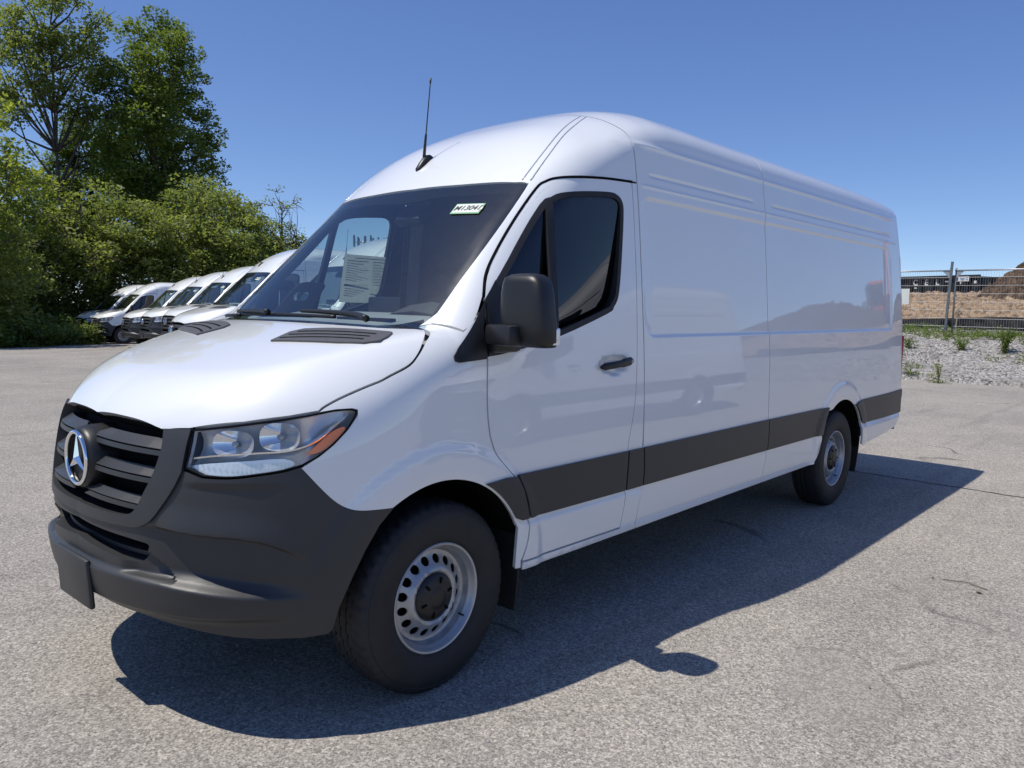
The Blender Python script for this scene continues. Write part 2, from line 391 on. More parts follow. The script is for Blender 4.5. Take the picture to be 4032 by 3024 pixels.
# ------------------------------------------------------------------ the cargo van
HOODSEAM = [(-.489, -.858, 1.164), (-.462, -.864, 1.181), (-.407, -.877, 1.207), (-.324, -.898, 1.239), (-.26, -.914, 1.261), (-.216, -.919, 1.28), (-.133, -.927, 1.315), (-.077, -.915, 1.356), (-.02, -.875, 1.402), (.035, -.825, 1.439)]
LAMPTOP = [(-.816, -.565, 1.098), (-.696, -.717, 1.125), (-.579, -.809, 1.145), (-.491, -.859, 1.161)]
LAMP_OUT = [(-.437, -.873, 1.170), (-.385, -.90, 1.172), (-.366, -.914, 1.166), (-.372, -.917, 1.145), (-.411, -.918, 1.096), (-.461, -.906, 1.047), (-.511, -.889, 1.008), (-.567, -.864, .977)]
LAMP_LOW = [(-.567, -.864, .977), (-.619, -.834, .962), (-.683, -.788, .951), (-.757, -.721, .940), (-.815, -.645, .941)]
LAMP_IN = [(-.851, -.577, .967), (-.836, -.580, 1.02), (-.824, -.576, 1.06), (-.818, -.570, 1.097)]
SURR = [(-.853, -.577, .954), (-.872, -.555, .896), (-.897, -.515, .829), (-.917, -.475, .777), (-.932, -.436, .752), (-.944, -.40, .742), (-.957, -.346, .739), (-.981, -.208, .735), (-.992, 0, .732)]
BUMPF = [(-.567, -.864, .972), (-.516, -.896, .903), (-.470, -.918, .850), (-.425, -.936, .818), (-.376, -.95, .805), (-.299, -.966, .800), (-.246, -.974, .797)]
DOORTOP = [(.306, 1.582), (.365, 1.676), (.466, 1.788), (.633, 1.960), (.768, 2.093), (.817, 2.127), (.871, 2.148), (.968, 2.162), (1.159, 2.178), (1.368, 2.186)]
DOORFRONT = [(.252, 1.338), (.245, 1.15), (.255, 1.04), (.272, .98), (.304, .92), (.36, .862), (.409, .815), (.450, .752), (.474, .692), (.497, .60), (.494, .52), (.470, .432)]
DOORREAR = [(1.230, .432), (1.245, .52), (1.256, .62), (1.268, .827), (1.31, .99), (1.335, 1.125), (1.350, 1.35), (1.364, 1.648), (1.368, 1.9), (1.368, 2.184)]
WINDOW = [(.300, 1.573), (.488, 1.752), (.735, 2.014), (.803, 2.056), (.862, 2.081), (.993, 2.102), (1.171, 2.118), (1.240, 2.112), (1.281, 2.078), (1.283, 2.003), (1.246, 1.78), (1.207, 1.615), (1.160, 1.553), (1.099, 1.518), (.695, 1.408), (.374, 1.352), (.250, 1.338)]
WSEDGE = [(.066, -.795, 1.447), (.135, -.801, 1.515), (.282, -.784, 1.663), (.528, -.764, 1.898), (.735, -.742, 2.105), (.752, -.728, 2.128), (.748, -.70, 2.137)]
WSTOP = [(.731, -.63, 2.139), (.693, -.355, 2.141), (.679, 0, 2.142)]
def shrink(poly, d):
    P = np.array(poly, float); A = 0
    for i in range(len(P)): A += P[i - 1][0] * P[i][1] - P[i][0] * P[i - 1][1]
    s = 1 if A > 0 else -1; out = []
    for i in range(len(P)):
        a, b, c = P[i - 1], P[i], P[(i + 1) % len(P)]
        n1 = np.array([-(b - a)[1], (b - a)[0]]); n2 = np.array([-(c - b)[1], (c - b)[0]])
        n1 /= np.linalg.norm(n1) + 1e-9; n2 /= np.linalg.norm(n2) + 1e-9; n = n1 + n2; L = np.linalg.norm(n)
        if L < .3: n = n1; L = 1
        n /= L; k = min(2.0, 1 / max(.4, float(n @ n1))); out.append(tuple(b + s * n * d * k))
    return out
def zang(z): return math.atan2(-float(YS(z)), z - 1.4)
def build_van(root):
    # ---- load-space shells (side, roof and far side in one pressing each)
    zl = np.unique(np.round(np.concatenate([np.arange(.84, 1.05, .018), np.arange(1.06, 1.375, .035), np.arange(1.378, 1.425, .004), np.arange(1.44, 2.09, .035), np.arange(2.095, 2.145, .004), np.arange(2.15, 2.275, .0045), np.arange(2.29, 2.38, .02), np.arange(2.382, 2.42, .004)]), 4))
    th = np.array([zang(z) for z in zl]); roofv = np.linspace(th[-1] + .012, -.02, 60); vs = np.concatenate([th, roofv, [0.0], -roofv[::-1], -th[::-1]])
    def shell(name, x0, x1, us, arch=False):
        low = [(x0, zang(.80)), (x1, zang(.80))]
        if arch:
            low = [(x0, zang(.80))] + [(x, zang(z)) for x, z in arc(4.345, .375, .485, 180 - 62, 62, 26)] + [(x1, zang(.80))]
        poly = low + [(x, -v) for x, v in low[::-1]]
        return panel(name, 'paint', root, OVER, poly, .03, 0, .014, bstep=.02, both=None, us=us, vs=vs)
    mid = shell('side_panel', 1.4210, 2.9390, np.unique(np.concatenate([np.arange(1.43, 1.62, .012), np.arange(1.64, 2.75, .07), np.arange(2.76, 2.94, .02)])))
    mid['label'] = 'middle white body section between the cab and the rear seam'
    rear = shell('rear_side_panel', 2.9470, 5.925, np.unique(np.concatenate([np.arange(2.96, 3.15, .02), np.arange(3.2, 3.7, .07), np.arange(3.72, 4.98, .018), np.arange(5.0, 5.3, .05), np.arange(5.3, 5.9, .014)])), True)
    for x_ in (1.4168, 2.943):
        panel('seam_backing', 'void', root, OVER, [(x_ - .02, zang(.81)), (x_ + .02, zang(.81)), (x_ + .02, -zang(.81)), (x_ - .02, -zang(.81))], .06, -.012, 0, both=None)
    # ---- cab roof with the windscreen pillars
    pil = [(1.4125, -.89, 2.192)] + [(x - .004, -float(side(np.array(x), np.array(z))), z + .011) for x, z in reversed(DOORTOP[1:])] + [(.300, -.895, 1.594), (.25, -.92, 1.53), (.20, -.925, 1.47), (.155, -.927, 1.447), (.097, -.826, 1.474), (.070, -.806, 1.462)]
    edge = cr(WSEDGE[1:], 4); top = cr([WSEDGE[-1]] + WSTOP, 4)
    half = pil + edge + top[1:]
    poly = half + mir(half)[1:]
    # smooth door-top corner is given by the point list itself
    panel('cab_roof', 'paint', root, OVER, poly, .03, 0, .02, bstep=.012, both=None)
    panel('cab_lining', 'trim', root, OVER, poly, .06, -.03, 0, bstep=.03, both=None)
    for pts in ([(.757, -.696, 2.147), (.932, -.672, 2.303), (1.217, -.585, 2.491), (1.40, -.53, 2.57)], [(.771, -.738, 2.145), (.931, -.710, 2.288), (1.14, -.648, 2.435), (1.40, -.565, 2.56)]):
        c = cr(pts, 8); P, N = onbody(OVER, c, -.002)
        for sg in (1, -1):
            m = MB(); m.tube([(p[0], sg * p[1], p[2]) for p in P], .0045, 6); m.build('roof_seam', 'lampgrey', root, True)
    # ---- bonnet
    fr = cr([(-.912, 0, 1.121), (-.907, -.12, 1.12), (-.899, -.227, 1.115), (-.882, -.359, 1.108), (-.872, -.425, 1.102)], 4) + [(-.862, -.456, 1.088)]
    sd_ = [(-.842, -.51, 1.094)] + LAMPTOP[:] + cr(HOODSEAM, 4)[1:]
    lo = [(x, y * .995, z + .006) for x, y, z in sd_]
    rear_ = cr([(.045, -.807, 1.444), (-.038, -.615, 1.45), (-.085, -.259, 1.455), (-.095, 0, 1.456)], 5)[1:]
    half = [p for p in fr] + lo + rear_
    bon = panel('bonnet', 'paint', root, BON, half + mir(half)[1:-1], .028, .001, .03, bstep=.012, both=None)
    # ---- bonnet vents
    vent = [(-.350, -.315, 1.38), (-.187, -.310, 1.43), (-.085, -.690, 1.43), (-.092, -.762, 1.42), (-.225, -.752, 1.38)]
    for o in panel('bonnet_vent', 'ventgrey', root, BON, cr(vent + [vent[0]], 3)[:-1], .03, .009, .012, bstep=.01):
        sg = 1 if o.data.vertices[0].co.y < 0 else -1
        for (a0, a1) in ((.10, .17), (.40, .47), (.70, .77)):
            P = []
            A, B, C, D = [np.array(v) for v in ((-.335, -.33), (-.19, -.325), (-.10, -.72), (-.215, -.735))]
            quad = [A + (B - A) * a0, A + (B - A) * a1, D + (C - D) * a1, D + (C - D) * a0]
            pts = [(q[0], q[1], 1.4) for q in quad]
            pp = []
            for q in pts:
                zz = float(np.asarray(ztop(np.array(q[0]), np.array(abs(q[1])))[0])); pp.append((q[0], q[1], zz))
            l_ = panel('louvre', 'void', o, BON, pp, .03, .0105, 0, bstep=.02, both=None)
            if sg < 0:
                me = l_.data; me.transform(Matrix.Scale(-1, 4, (0, 1, 0))); me.flip_normals()
    # ---- wings
    hs = [(x, z - .002) for x, y, z in cr(HOODSEAM, 4)]
    lampo = [(x, z) for x, y, z in LAMP_OUT]
    bf = [(x, z) for x, y, z in cr(BUMPF, 4)]
    archf = arc(-.01, .375, .488, 180 - 60, 26, 30)
    wing = hs + [(.090, 1.466), (.150, 1.439), (.235, 1.50), (.240, 1.42), (.243, 1.338)] + [(x - .009, z) for x, z in cr(DOORFRONT, 4)[1:]] + [(.463, .40), (.437, .40)] + archf[::-1] + bf[::-1][1:] + lampo[::-1][1:]
    panel('wing', 'paint', root, SIDE, wing, .025, 0, .02, bstep=.01)
    panel('sail_trim', 'black', root, SIDE, cr([(.297, 1.566), (.18, 1.447), (.069, 1.345)], 3) + cr([(.069, 1.345), (.070, 1.326), (.092, 1.319)], 3) + [(.240, 1.330), (.240, 1.45)], .03, .007, .01, bstep=.012)
    # ---- doors
    door = cr(DOORFRONT, 4) + cr(DOORREAR, 4) + cr(DOORTOP[::-1], 3)[1:] + cr(WINDOW[:1] + WINDOW[1:], 3)
    def dent(P, q):
        e = np.hypot((P[:, 0] - 1.148) / .135, (P[:, 2] - 1.268) / .053); d = -.022 * ss(1.0, .55, e)
        d -= .010 * ss(.055, .0, np.abs(P[:, 2] - (1.02 + .05 * (P[:, 0] - .8)) - .0)) * ss(.4, .6, P[:, 0]) * 0
        return d
    for o in panel('front_door', 'paint', root, SIDE, door, .02, 0, .02, disp=dent, bstep=.009):
        sg = 1 if o.data.vertices[0].co.y < 0 else -1
        P, N = onbody(SIDE, [(1.155, 1.278)]); c = P[0]
        m = MB(); n_ = 14; rings = []
        for k in range(n_ + 1):
            t = k / n_; x = 1.018 + .257 * t; z = 1.263 + .022 * t; h = .016 + .004 * ss(.55, .65, t) + .002; w = .012
            if k in (0, n_): h *= .55
            yy = c[1] - .018 - .012 * math.sin(math.pi * t)
            rings.append([(x, (yy + w * math.cos(q)), z + h * math.sin(q)) for q in [2 * math.pi * j / 12 for j in range(12)]])
        m.loft(rings)
        if sg < 0: m = m.mirror()
        h_ = m.build('door_handle', 'black', o, True)
        m = MB(); m.lathe([(0, .0001), (-.003, .009), (.004, .010)], (1.258, c[1] - .033, 1.284), 'Y', 16)
        if sg < 0: m = m.mirror()
        m.build('key_lock', 'steel', o, True)
    wl_ = cr(WINDOW, 3)
    inner = shrink(wl_, .026)
    inner = [p for p in inner]
    panel('window_seal', 'rubber', root, SIDE, wl_, .03, .001, .02, holes=[inner], bstep=.012)
    dv = [(.760, 2.025), (.806, 2.045), (.715, 1.43), (.672, 1.41)]
    panel('window_divider', 'rubber', root, SIDE, dv, .03, .0025, .02, bstep=.02)
    gl_ = panel('door_glass', 'darkened_glass', root, SIDE, shrink(wl_, .018), .035, -.006, 0, bstep=.015, disp=lambda P, q: -.048 * np.clip((2.08 - q[:, 1]) / .65, 0, 1.1)); gl_[1].data.materials[0] = MAT['glass']
    panel('door_sail', 'black', root, SIDE, [(.302, 1.572), (.385, 1.655), (.44, 1.37), (.374, 1.354), (.252, 1.340)], .03, .004, .015, bstep=.012)
    panel('door_trim', 'trim', root, SIDE, [(.30, .95), (.62, .90), (.66, .6), (1.24, .6), (1.34, 1.2), (1.36, 1.50), (1.10, 1.50), (.70, 1.395), (.30, 1.34)], .08, -.05, 0)
    panel('door_trim_frame', 'void', root, SIDE, shrink(door, .006), .05, -.03, 0, bstep=.03)
    for s_ in (1, -1):
        P, N = onbody(SIDE, [(x - .004, z + .005) for x, z in cr(DOORTOP[:-1] + [(1.38, 2.187)], 5)], -.004); m = MB(); m.tube([(p[0], s_ * p[1], p[2]) for p in P], .0085, 6); m.build('door_seal', 'void', root, True)
    # ---- centre pillar, lower panels, sill, rubbing strip
    pilr = [(x + .0055, z) for x, z in cr(DOORREAR, 4)]
    pilr[-1] = (1.374, 2.186)
    panel('centre_pillar', 'paint', root, SIDE, pilr[::-1] + [(1.236, .405), (1.366, .405), (1.412, .62), (1.408, .82), (1.4125, 1.1), (1.4125, 2.186)], .03, 0, .016, bstep=.014)
    panel('lower_panel', 'paint', root, SIDE, [(1.372, .405), (2.884, .415), (2.938, .64), (2.938, .83), (1.414, .83), (1.416, .64)], .05, 0, .016)
    panel('lower_panel', 'paint', root, SIDE, [(2.890, .415), (3.78, .420), (3.865, .50), (3.895, .60), (3.915, .72), (3.95, .83), (2.944, .83), (2.944, .64)], .05, 0, .016)
    panel('lower_panel', 'paint', root, SIDE, [(4.865, .43), (5.30, .455), (5.80, .50), (5.905, .58), (5.925, .66), (5.925, .83), (4.62, .83)] + arc(4.345, .375, .485, 62, 8, 12)[1:], .05, 0, .016)
    panel('sill', 'paint', root, SIDE, [(.470, .392), (1.37, .398), (1.37, .424), (.475, .424)], .03, .004, .02)
    panel('sill', 'paint', root, SIDE, [(1.376, .398), (2.882, .408), (2.884, .430), (1.378, .424)], .03, .004, .02)
    panel('sill', 'paint', root, SIDE, [(2.888, .408), (3.775, .413), (3.78, .435), (2.892, .430)], .03, .004, .02)
    zt, zb = .823, .622
    def strip(pts): panel('rubbing_strip', 'plastic', root, SIDE, pts, .035, .013, .02, bstep=.014)
    strip([(.282, zt - .005), (.345, zt), (.405, zt - .004), (.448, .752), (.470, .692), (.490, zb), (.446, zb)] + arc(-.01, .375, .497, 29, 62, 12)[1:])
    strip([(.418, zt), (1.262, zt), (1.250, zb), (.502, zb), (.482, .692), (.458, .752)])
    strip([(1.275, zt), (1.404, zt), (1.412, .70), (1.408, zb), (1.262, zb)])
    strip([(1.415, zt), (2.936, zt + .004), (2.938, .70), (2.930, zb), (1.420, zb), (1.423, .70)])
    strip([(2.946, zt + .004)] + [(3.995, zt)] + [(3.93, .73), (3.895, zb), (2.940, zb), (2.948, .70)])
    strip([(4.60, .79), (4.66, .815), (4.78, zt), (5.92, zt + .012), (5.945, .73), (5.935, zb), (4.80, zb)] + arc(4.345, .375, .492, 31, 58, 10)[1:])
    # arch lips
    # ---- windscreen
    wsb = [(.060, -.795, 1.438), (-.03, -.60, 1.41), (-.06, -.30, 1.40), (-.07, 0, 1.398)]
    e = [(x - .003, y + .006, z - .003) for x, y, z in cr(WSEDGE, 4)]; t_ = [(x, y, z - .006) for x, y, z in cr([WSEDGE[-1]] + WSTOP, 4)[1:]]
    half = cr(wsb[::-1], 4) + e + t_
    full = half + mir(half)[1:-1]
    ws = panel('windscreen', 'windscreen', root, SCR, full, .05, -.004, 0, bstep=.03, both=None)
    q = [SCR.to2(p) for p in full]; inn = shrink(q, .035)
    amax = max(p[0] for p in q); amin = min(p[0] for p in q)
    inn2 = []
    for a, y in inn:
        if a > amax - .25: a -= .045 + .03 * math.exp(-(y / .16) ** 2)
        if a < amin + .14: a += .055
        inn2.append((a, y))
    panel('screen_border', 'void', ws, SCR, full, .05, -.009, 0, holes=[inn2], bstep=.02, both=None)
    # sensor housing behind the top of the screen
    m = MB(); m.rbox((.70, 0, 2.02), (.06, .20, .16), .02, Matrix.Rotation(math.radians(45), 3, 'Y')); m.build('sensor_housing', 'black', ws, True, 40)
    # stock sticker
    st = [(.582, -.441, 2.024), (.598, -.590, 2.020), (.553, -.592, 1.972), (.537, -.452, 1.976)]
    P, N = onbody(SCR, st, .002)
    ctr = P.mean(0); ex = (P[1] - P[0]); ex[2] = 0; ex = ex / np.linalg.norm(ex); nz = N.mean(0); nz /= np.linalg.norm(nz); ex -= nz * (ex @ nz); ex /= np.linalg.norm(ex); ey = np.cross(nz, ex)
    def card(pts, off, name, mat, parent):
        return mesh_obj(name, [tuple(ctr + ex * a + ey * b + nz * off) for a, b in pts], [tuple(range(len(pts)))], mat, parent)
    w, h = .078, .031
    sk = card([(-w - .008, -h - .006), (w + .006, -h - .008), (w + .008, h + .004), (-w - .004, h + .006)], .0, 'stock_sticker', 'greenedge', root)
    sk['label'] = 'pale stock number sticker reading M13041 on the windscreen'
    card([(-w, -h), (w, -h), (w, -.012), (w + .010, -.012), (w + .010, .008), (w, .008), (w, h), (-w, h)], .0012, 'sticker_face', 'paper', sk)
    cu = bpy.data.curves.new('sticker_number', 'FONT'); cu.body = 'M13041'; cu.size = .048; cu.align_x = 'CENTER'; cu.align_y = 'CENTER'; cu.shear = .25; cu.offset = .0006
    to = bpy.data.objects.new('sticker_number', cu); COL.objects.link(to)
    bpy.context.view_layer.update(); me = bpy.data.meshes.new_from_object(to); bpy.data.objects.remove(to)
    me.transform(Matrix((( *ex, ), ( *ey, ), ( *nz, ))).transposed().to_4x4()); me.transform(Matrix.Translation(Vector(ctr + nz * .0025)))
    me.materials.clear(); me.materials.append(MAT['ink']); link(bpy.data.objects.new('sticker_number', me), sk)
    # ---- front bumper
    def bdisp(P, q):
        a = np.abs(q[:, 0]); z = q[:, 1]
        zu = np.interp(a, [.28, .385, .504, .60, .66, .72, .80], [.775, .757, .745, .737, .722, .690, .63]); zlo = np.interp(a, [0, .25, .40, .50, .62, .75, .9], [.560, .562, .560, .548, .525, .505, .49])
        fade = 1 - ss(.60, .80, a)
        brow = .013 * ss(zu + .10, zu + .004, z) * ss(zu - .008, zu + .002, z) * ss(.34, .46, a) * fade
        rec = .036 * ss(zu + .001, zu - .020, z) * ss(zlo, zlo + .05, z) * ss(.30, .47, a) * fade
        d = (.688 - z) - (np.maximum(a - .30, 0)) * .66 - 1.9 * np.maximum(a - .30, 0) ** 2
        pocket = .024 * ss(-.004, .010, d) * ss(zlo + .006, zlo + .016, z) * ss(.24, .30, a)
        ledge = .024 * ss(zlo + .022, zlo - .006, z) * ss(.405, .455, z) * (1 - ss(.50, .84, a))
        low = -.014 * ss(.452, .425, z) * (1 - ss(.5, .80, a))
        under = .009 * ss(.900, .925, z) * ss(.43, .50, a) * (1 - ss(.60, .74, a))
        return brow + ledge + low + under - rec - pocket
    up_ = cr(SURR[::-1], 3) + [(x, y, z - .0025) for x, y, z in [(-.851, -.577, .962)] + cr(LAMP_LOW[::-1], 3)] + cr(BUMPF, 4)
    lowb = [(-.246, -.974, .795), (-.306, -.967, .74), (-.36, -.955, .655), (-.405, -.946, .572), (-.447, -.918, .457), (-.462, -.900, .375), (-.48, -.895, .358), (-.552, -.854, .355), (-.68, -.77, .358), (-.755, -.702, .366), (-.853, -.57, .388), (-.926, -.377, .405), (-.964, -.139, .408), (-.97, 0, .408)]
    half = up_ + lowb[1:]
    ink = [(-.995, 0, .640), (-.99, -.196, .628), (-.967, -.337, .614), (-.952, -.40, .612), (-.943, -.432, .628), (-.930, -.462, .678), (-.945, -.42, .694), (-.975, -.25, .702), (-.992, 0, .708)]
    ink = cr(ink, 3)
    bum = panel('front_bumper', 'plastic', root, WRAP, half + mir(half)[1:-1], .014, 0, .03, holes=[ink + mir(ink)[1:-1]], disp=bdisp, bstep=.009, both=None, us=np.arange(-1.05, 1.05, .0085), vs=np.concatenate([np.arange(.36, .78, .0048), np.arange(.785, .98, .011)]))
    panel('intake_backing', 'void', bum, WRAP, [(-.99, 0, .58), (-.9, -.52, .58), (-.9, -.52, .73), (-.99, 0, .74), (-.9, .52, .73), (-.9, .52, .58)], .06, -.14, 0, both=None)
    for zz in (.60, .625):
        panel('intake_shelf', 'plastic', bum, WRAP, [(-.99, .43, zz), (-.99, -.43, zz), (-.99, -.43, zz + .016), (-.99, .43, zz + .016)], .03, -.03 - (zz - .60) * 1.2, .05, both=None)
    m = MB(); m.rbox((-1.012, 0, .482), (.022, .315, .195), .012, Matrix.Rotation(math.radians(-4), 3, 'Y')); m.build('plate_bracket', 'plastic', bum, True, 35)
    # ---- grille
    outer = [(x, y, z) for x, y, z in SURR[::-1]]
    outer = cr(outer, 3) + [(-.834, -.575, 1.02), (-.822, -.575, 1.096)]
    inner_ = [(-.868, -.470, 1.085), (-.875, -.481, 1.028), (-.899, -.465, .939), (-.925, -.424, .85), (-.937, -.402, .808), (-.947, -.374, .786), (-.959, -.326, .777), (-.979, -.205, .774), (-.985, 0, .773)]
    half = outer + [(-.865, -.458, 1.090)] + cr(inner_, 3)
    gs = panel('grille', 'plastic', root, WRAP, half[:-1] + [inner_[-1]] + mir(half)[1:-1], .02, .010, .105, bstep=.01, both=None)
    m = MB(); m.loft([[(-.80, y, 1.04), (-.80, y, 1.13 - .05 * abs(y)), (-.885 + .25 * y * y, y, 1.118 - .05 * abs(y)), (-.885 + .25 * y * y, y, 1.104 - .05 * abs(y))] for y in (-.44, -.3, -.15, 0, .15, .3, .44)]); m.build('bonnet_seal', 'void', gs)
    gs['label'] = 'dark grey radiator grille with three slat rows and a chrome star'
    panel('grille_backing', 'void', gs, WRAP, [(-.95, 0, .74), (-.88, -.50, .80), (-.85, -.505, 1.075), (-.90, -.40, 1.10), (-.93, 0, 1.11), (-.90, .40, 1.10), (-.85, .505, 1.075), (-.88, .50, .80)], .05, -.075, 0, both=None)
    rows = ((1.036, 1.070, .478), (.938, .968, .462), (.838, .862, .43))
    for za, zb_, ym in rows:
        for s_ in (-1, 1):
            def bar(z0, z1, y0, y1, off, th, name):
                n_ = 8; pts = []
                for k in range(n_ + 1):
                    y = y0 + (y1 - y0) * k / n_; pts.append((float(front(np.array(y), np.array(z0))), s_ * y, z0 - .010 * (abs(y) / .47)))
                for k in range(n_, -1, -1):
                    y = y0 + (y1 - y0) * k / n_; pts.append((float(front(np.array(y), np.array(z1))), s_ * y, z1 - .010 * (abs(y) / .47) - (.016 if k == 0 else 0)))
                def tl(P, q): return (np.interp(P[:, 2] + .010 * np.abs(P[:, 1]) / .47, [z0, z1], [0.016, -.018]))
                panel(name, 'plastic', gs, WRAP, pts, .02, off, th, disp=tl if name == 'grille_slat' else None, bstep=.012, both=None)
            bar(za + .007, zb_ + .002, .06, ym, -.014, .03, 'grille_slat')
            bar(za - .026, za - .009, .05, ym + .006, .004, .05, 'grille_blade')
    m = MB(); m.lathe([(.10, .126), (.012, .123), (-.012, .119), (-.026, .113), (-.030, .106), (-.018, .100), (-.014, .0001)], (-.955, 0, .938), 'X', 48); m.build('emblem_boss', 'black', gs, True, 40)
    bowl = MB(); bowl.lathe([(-.0185, .099), (-.0165, .0001)], (-.957, 0, .938), 'X', 40); bowl.build('emblem_bowl', 'black', gs, True)
    m = MB(); n1, n2 = 56, 10; b = []
    for k in range(n1 + 1):
        q = 2 * math.pi * k / n1; b.append((-.992, .099 * math.cos(q), .938 + .099 * math.sin(q)))
    m.tube(b, .0085, 10, False); m.build('emblem_ring', 'chrome', gs, True)
    m = MB(); vv = [(-1.004, 0, .938)]
    for k in range(6):
        q = math.pi / 2 + k * math.pi / 3; r = .096 if k % 2 == 0 else .0225; vv.append((-.990, r * math.cos(q), .938 + r * math.sin(q)))
    vv.append((-.982, 0, .938))
    m.add(vv, [(0, 1 + k, 1 + (k + 1) % 6) for k in range(6)] + [(7, 1 + (k + 1) % 6, 1 + k) for k in range(6)]); m.build('emblem_star', 'chrome', gs)
    # ---- headlights
    lo_ = cr(LAMPTOP, 4)[:-1] + cr(LAMPTOP[-1:] + LAMP_OUT[:3], 3)[:-1] + cr(LAMP_OUT[2:], 3)[:-1] + cr(LAMP_LOW, 3) + LAMP_IN[:]
    q = [WRAP.to2(p) for p in lo_]; q = shrink(q, .002)
    for s_ in (1, -1):
        qq = [(s_ * a, z) for a, z in q]
        def bowl_(P, q):
            t = np.clip((q[:, 1] - .95) / np.interp(np.abs(q[:, 0]), [.46, .85], [.15, .215]), 0, 1); return -.028 - .055 * np.sin(math.pi * t) ** .8 - .004 * np.sin(q[:, 0] * 60)
        hl = panel('headlight', 'reflector', root, WRAP, qq, .012, 0, 0, disp=bowl_, bstep=.010, both=None)
        panel('housing_wall', 'reflector', hl, WRAP, qq, .03, -.002, .030, bstep=.012, both=None, face=False)
        panel('lens', 'lens', hl, WRAP, qq, .03, .001, 0, bstep=.012, both=None)
        panel('lens_gasket', 'void', hl, WRAP, qq, .03, .0015, .01, holes=[shrink(qq, .0042)], bstep=.012, both=None)
        def pk(pts, name, mat, off, th=.0, res=.02):
            return panel(name, mat, hl, WRAP, [(s_ * WRAP.to2(p)[0], p[2]) for p in pts], res, off, th, bstep=.01, both=None)
        pk(cr([(-.551, -.867, 1.015), (-.492, -.889, 1.069), (-.455, -.899, 1.097), (-.418, -.913, 1.109), (-.430, -.911, 1.077), (-.48, -.899, 1.040), (-.514, -.885, 1.022), (-.551, -.867, 1.015)], 3)[:-1], 'amber_reflector', 'amber', -.006, .02)
        band = [(-.846, -.581, .975), (-.80, -.65, .988), (-.70, -.765, 1.000), (-.615, -.83, 1.005), (-.585, -.853, .985), (-.619, -.834, .968), (-.683, -.788, .957), (-.757, -.721, .946), (-.815, -.645, .948)]
        pk(cr(band, 2), 'indicator_band', 'reflector', -.022, .02)
        for k in range(22):
            t = k / 21; x = -.835 + .245 * t; z0 = .950 + .010 * t + (.02 * (1 - t) ** 6); P, N = onbody(WRAP, [(x, -np.interp(x, [-.85, -.757, -.683, -.585], [.58, .721, .788, .853]), z) for z in (z0, z0 + .034)], -.014)
            m = MB(); m.tube([(p[0], s_ * p[1], p[2]) for p in P], .004, 6); m.build('indicator_rib', 'lens', hl, True)
        # curved chrome blade
        bl = cr([(-.838, -.60, 1.00), (-.79, -.67, 1.012), (-.70, -.768, 1.022), (-.60, -.843, 1.030), (-.52, -.884, 1.058), (-.44, -.908, 1.115), (-.40, -.912, 1.15)], 5)
        P, N = onbody(WRAP, bl, -.03)
        m = MB(); m.loft([[tuple((p + n * a + np.array([0, 0, b])) * [1, s_, 1]) for a, b in ((.012, 0), (.014, .006), (-.03, .012), (-.03, -.004))] for p, n in zip(P, N)]); m.build('chrome_blade', 'chrome', hl, True, 40)
        for (c, rx, rz, dp) in (((-.742, -.706, 1.058), .074, .046, .035), ((-.610, -.802, 1.082), .070, .049, .040)):
            P, N = onbody(WRAP, [c], -.018); p, n = P[0], N[0]; n = n * .6 + np.array([-.6, -.35, 0]) * .5; n /= np.linalg.norm(n); tx = np.cross(n, [0, 0, 1]); tx /= np.linalg.norm(tx); tz = np.cross(tx, n)
            rings = []
            for a in np.linspace(1, .18, 9): rings.append([tuple((p + tx * rx * a * math.copysign(abs(math.cos(q)) ** .75, math.cos(q)) + tz * rz * a * math.copysign(abs(math.sin(q)) ** .75, math.sin(q)) - n * dp * (1 - a * a)) * [1, s_, 1]) for q in [2 * math.pi * j / 32 for j in range(32)]])
            m = MB(); m.loft(rings, False); o = m.build('reflector_bowl', 'bowl', hl, True)
            m = MB(); m.tube([tuple((p - n * dp * .9) * [1, s_, 1]), tuple((p - n * dp * .35) * [1, s_, 1])], .010, 12); m.build('bulb', 'lampgrey', hl, True)
    # ---- wheels
    make_wheels(root)
    # ---- wheel housings and mud flaps
    for cx, r, yo in ((-.01, .50, .885), (4.345, .50, .955)):
        for s_ in (-1, 1):
            m = MB(); A = [math.radians(a) for a in range(4, 177, 6)]
            m.loft([[(cx + r * math.cos(a), s_ * (y if y < .7 else (.962 - (.962 - yo) * float(ss(95, 150, np.array(math.degrees(a)))))), .375 + r * math.sin(a)) for a in A] for y in (.96, .60)], False, False); m.add([(cx + r * math.cos(a), s_ * .60, .375 + r * math.sin(a)) for a in A], [tuple(range(len(A)))]); m.build('wheel_housing', 'void', root, True)
    for x, z1, z0 in ((.455, .60, .19), (4.835, .64, .19)):
        for s_ in (-1, 1):
            m = MB(); R = []
            for t in np.linspace(0, 1, 6):
                z = z1 + (z0 - z1) * t; xx = x + .035 * t - .02 * t * t; R.append([(xx, s_ * .70, z), (xx + .012, s_ * .70, z), (xx + .012, s_ * (.975 - .03 * t * t), z), (xx, s_ * (.975 - .03 * t * t), z)])
            m.loft(R); m.build('mud_flap', 'rubber', root)
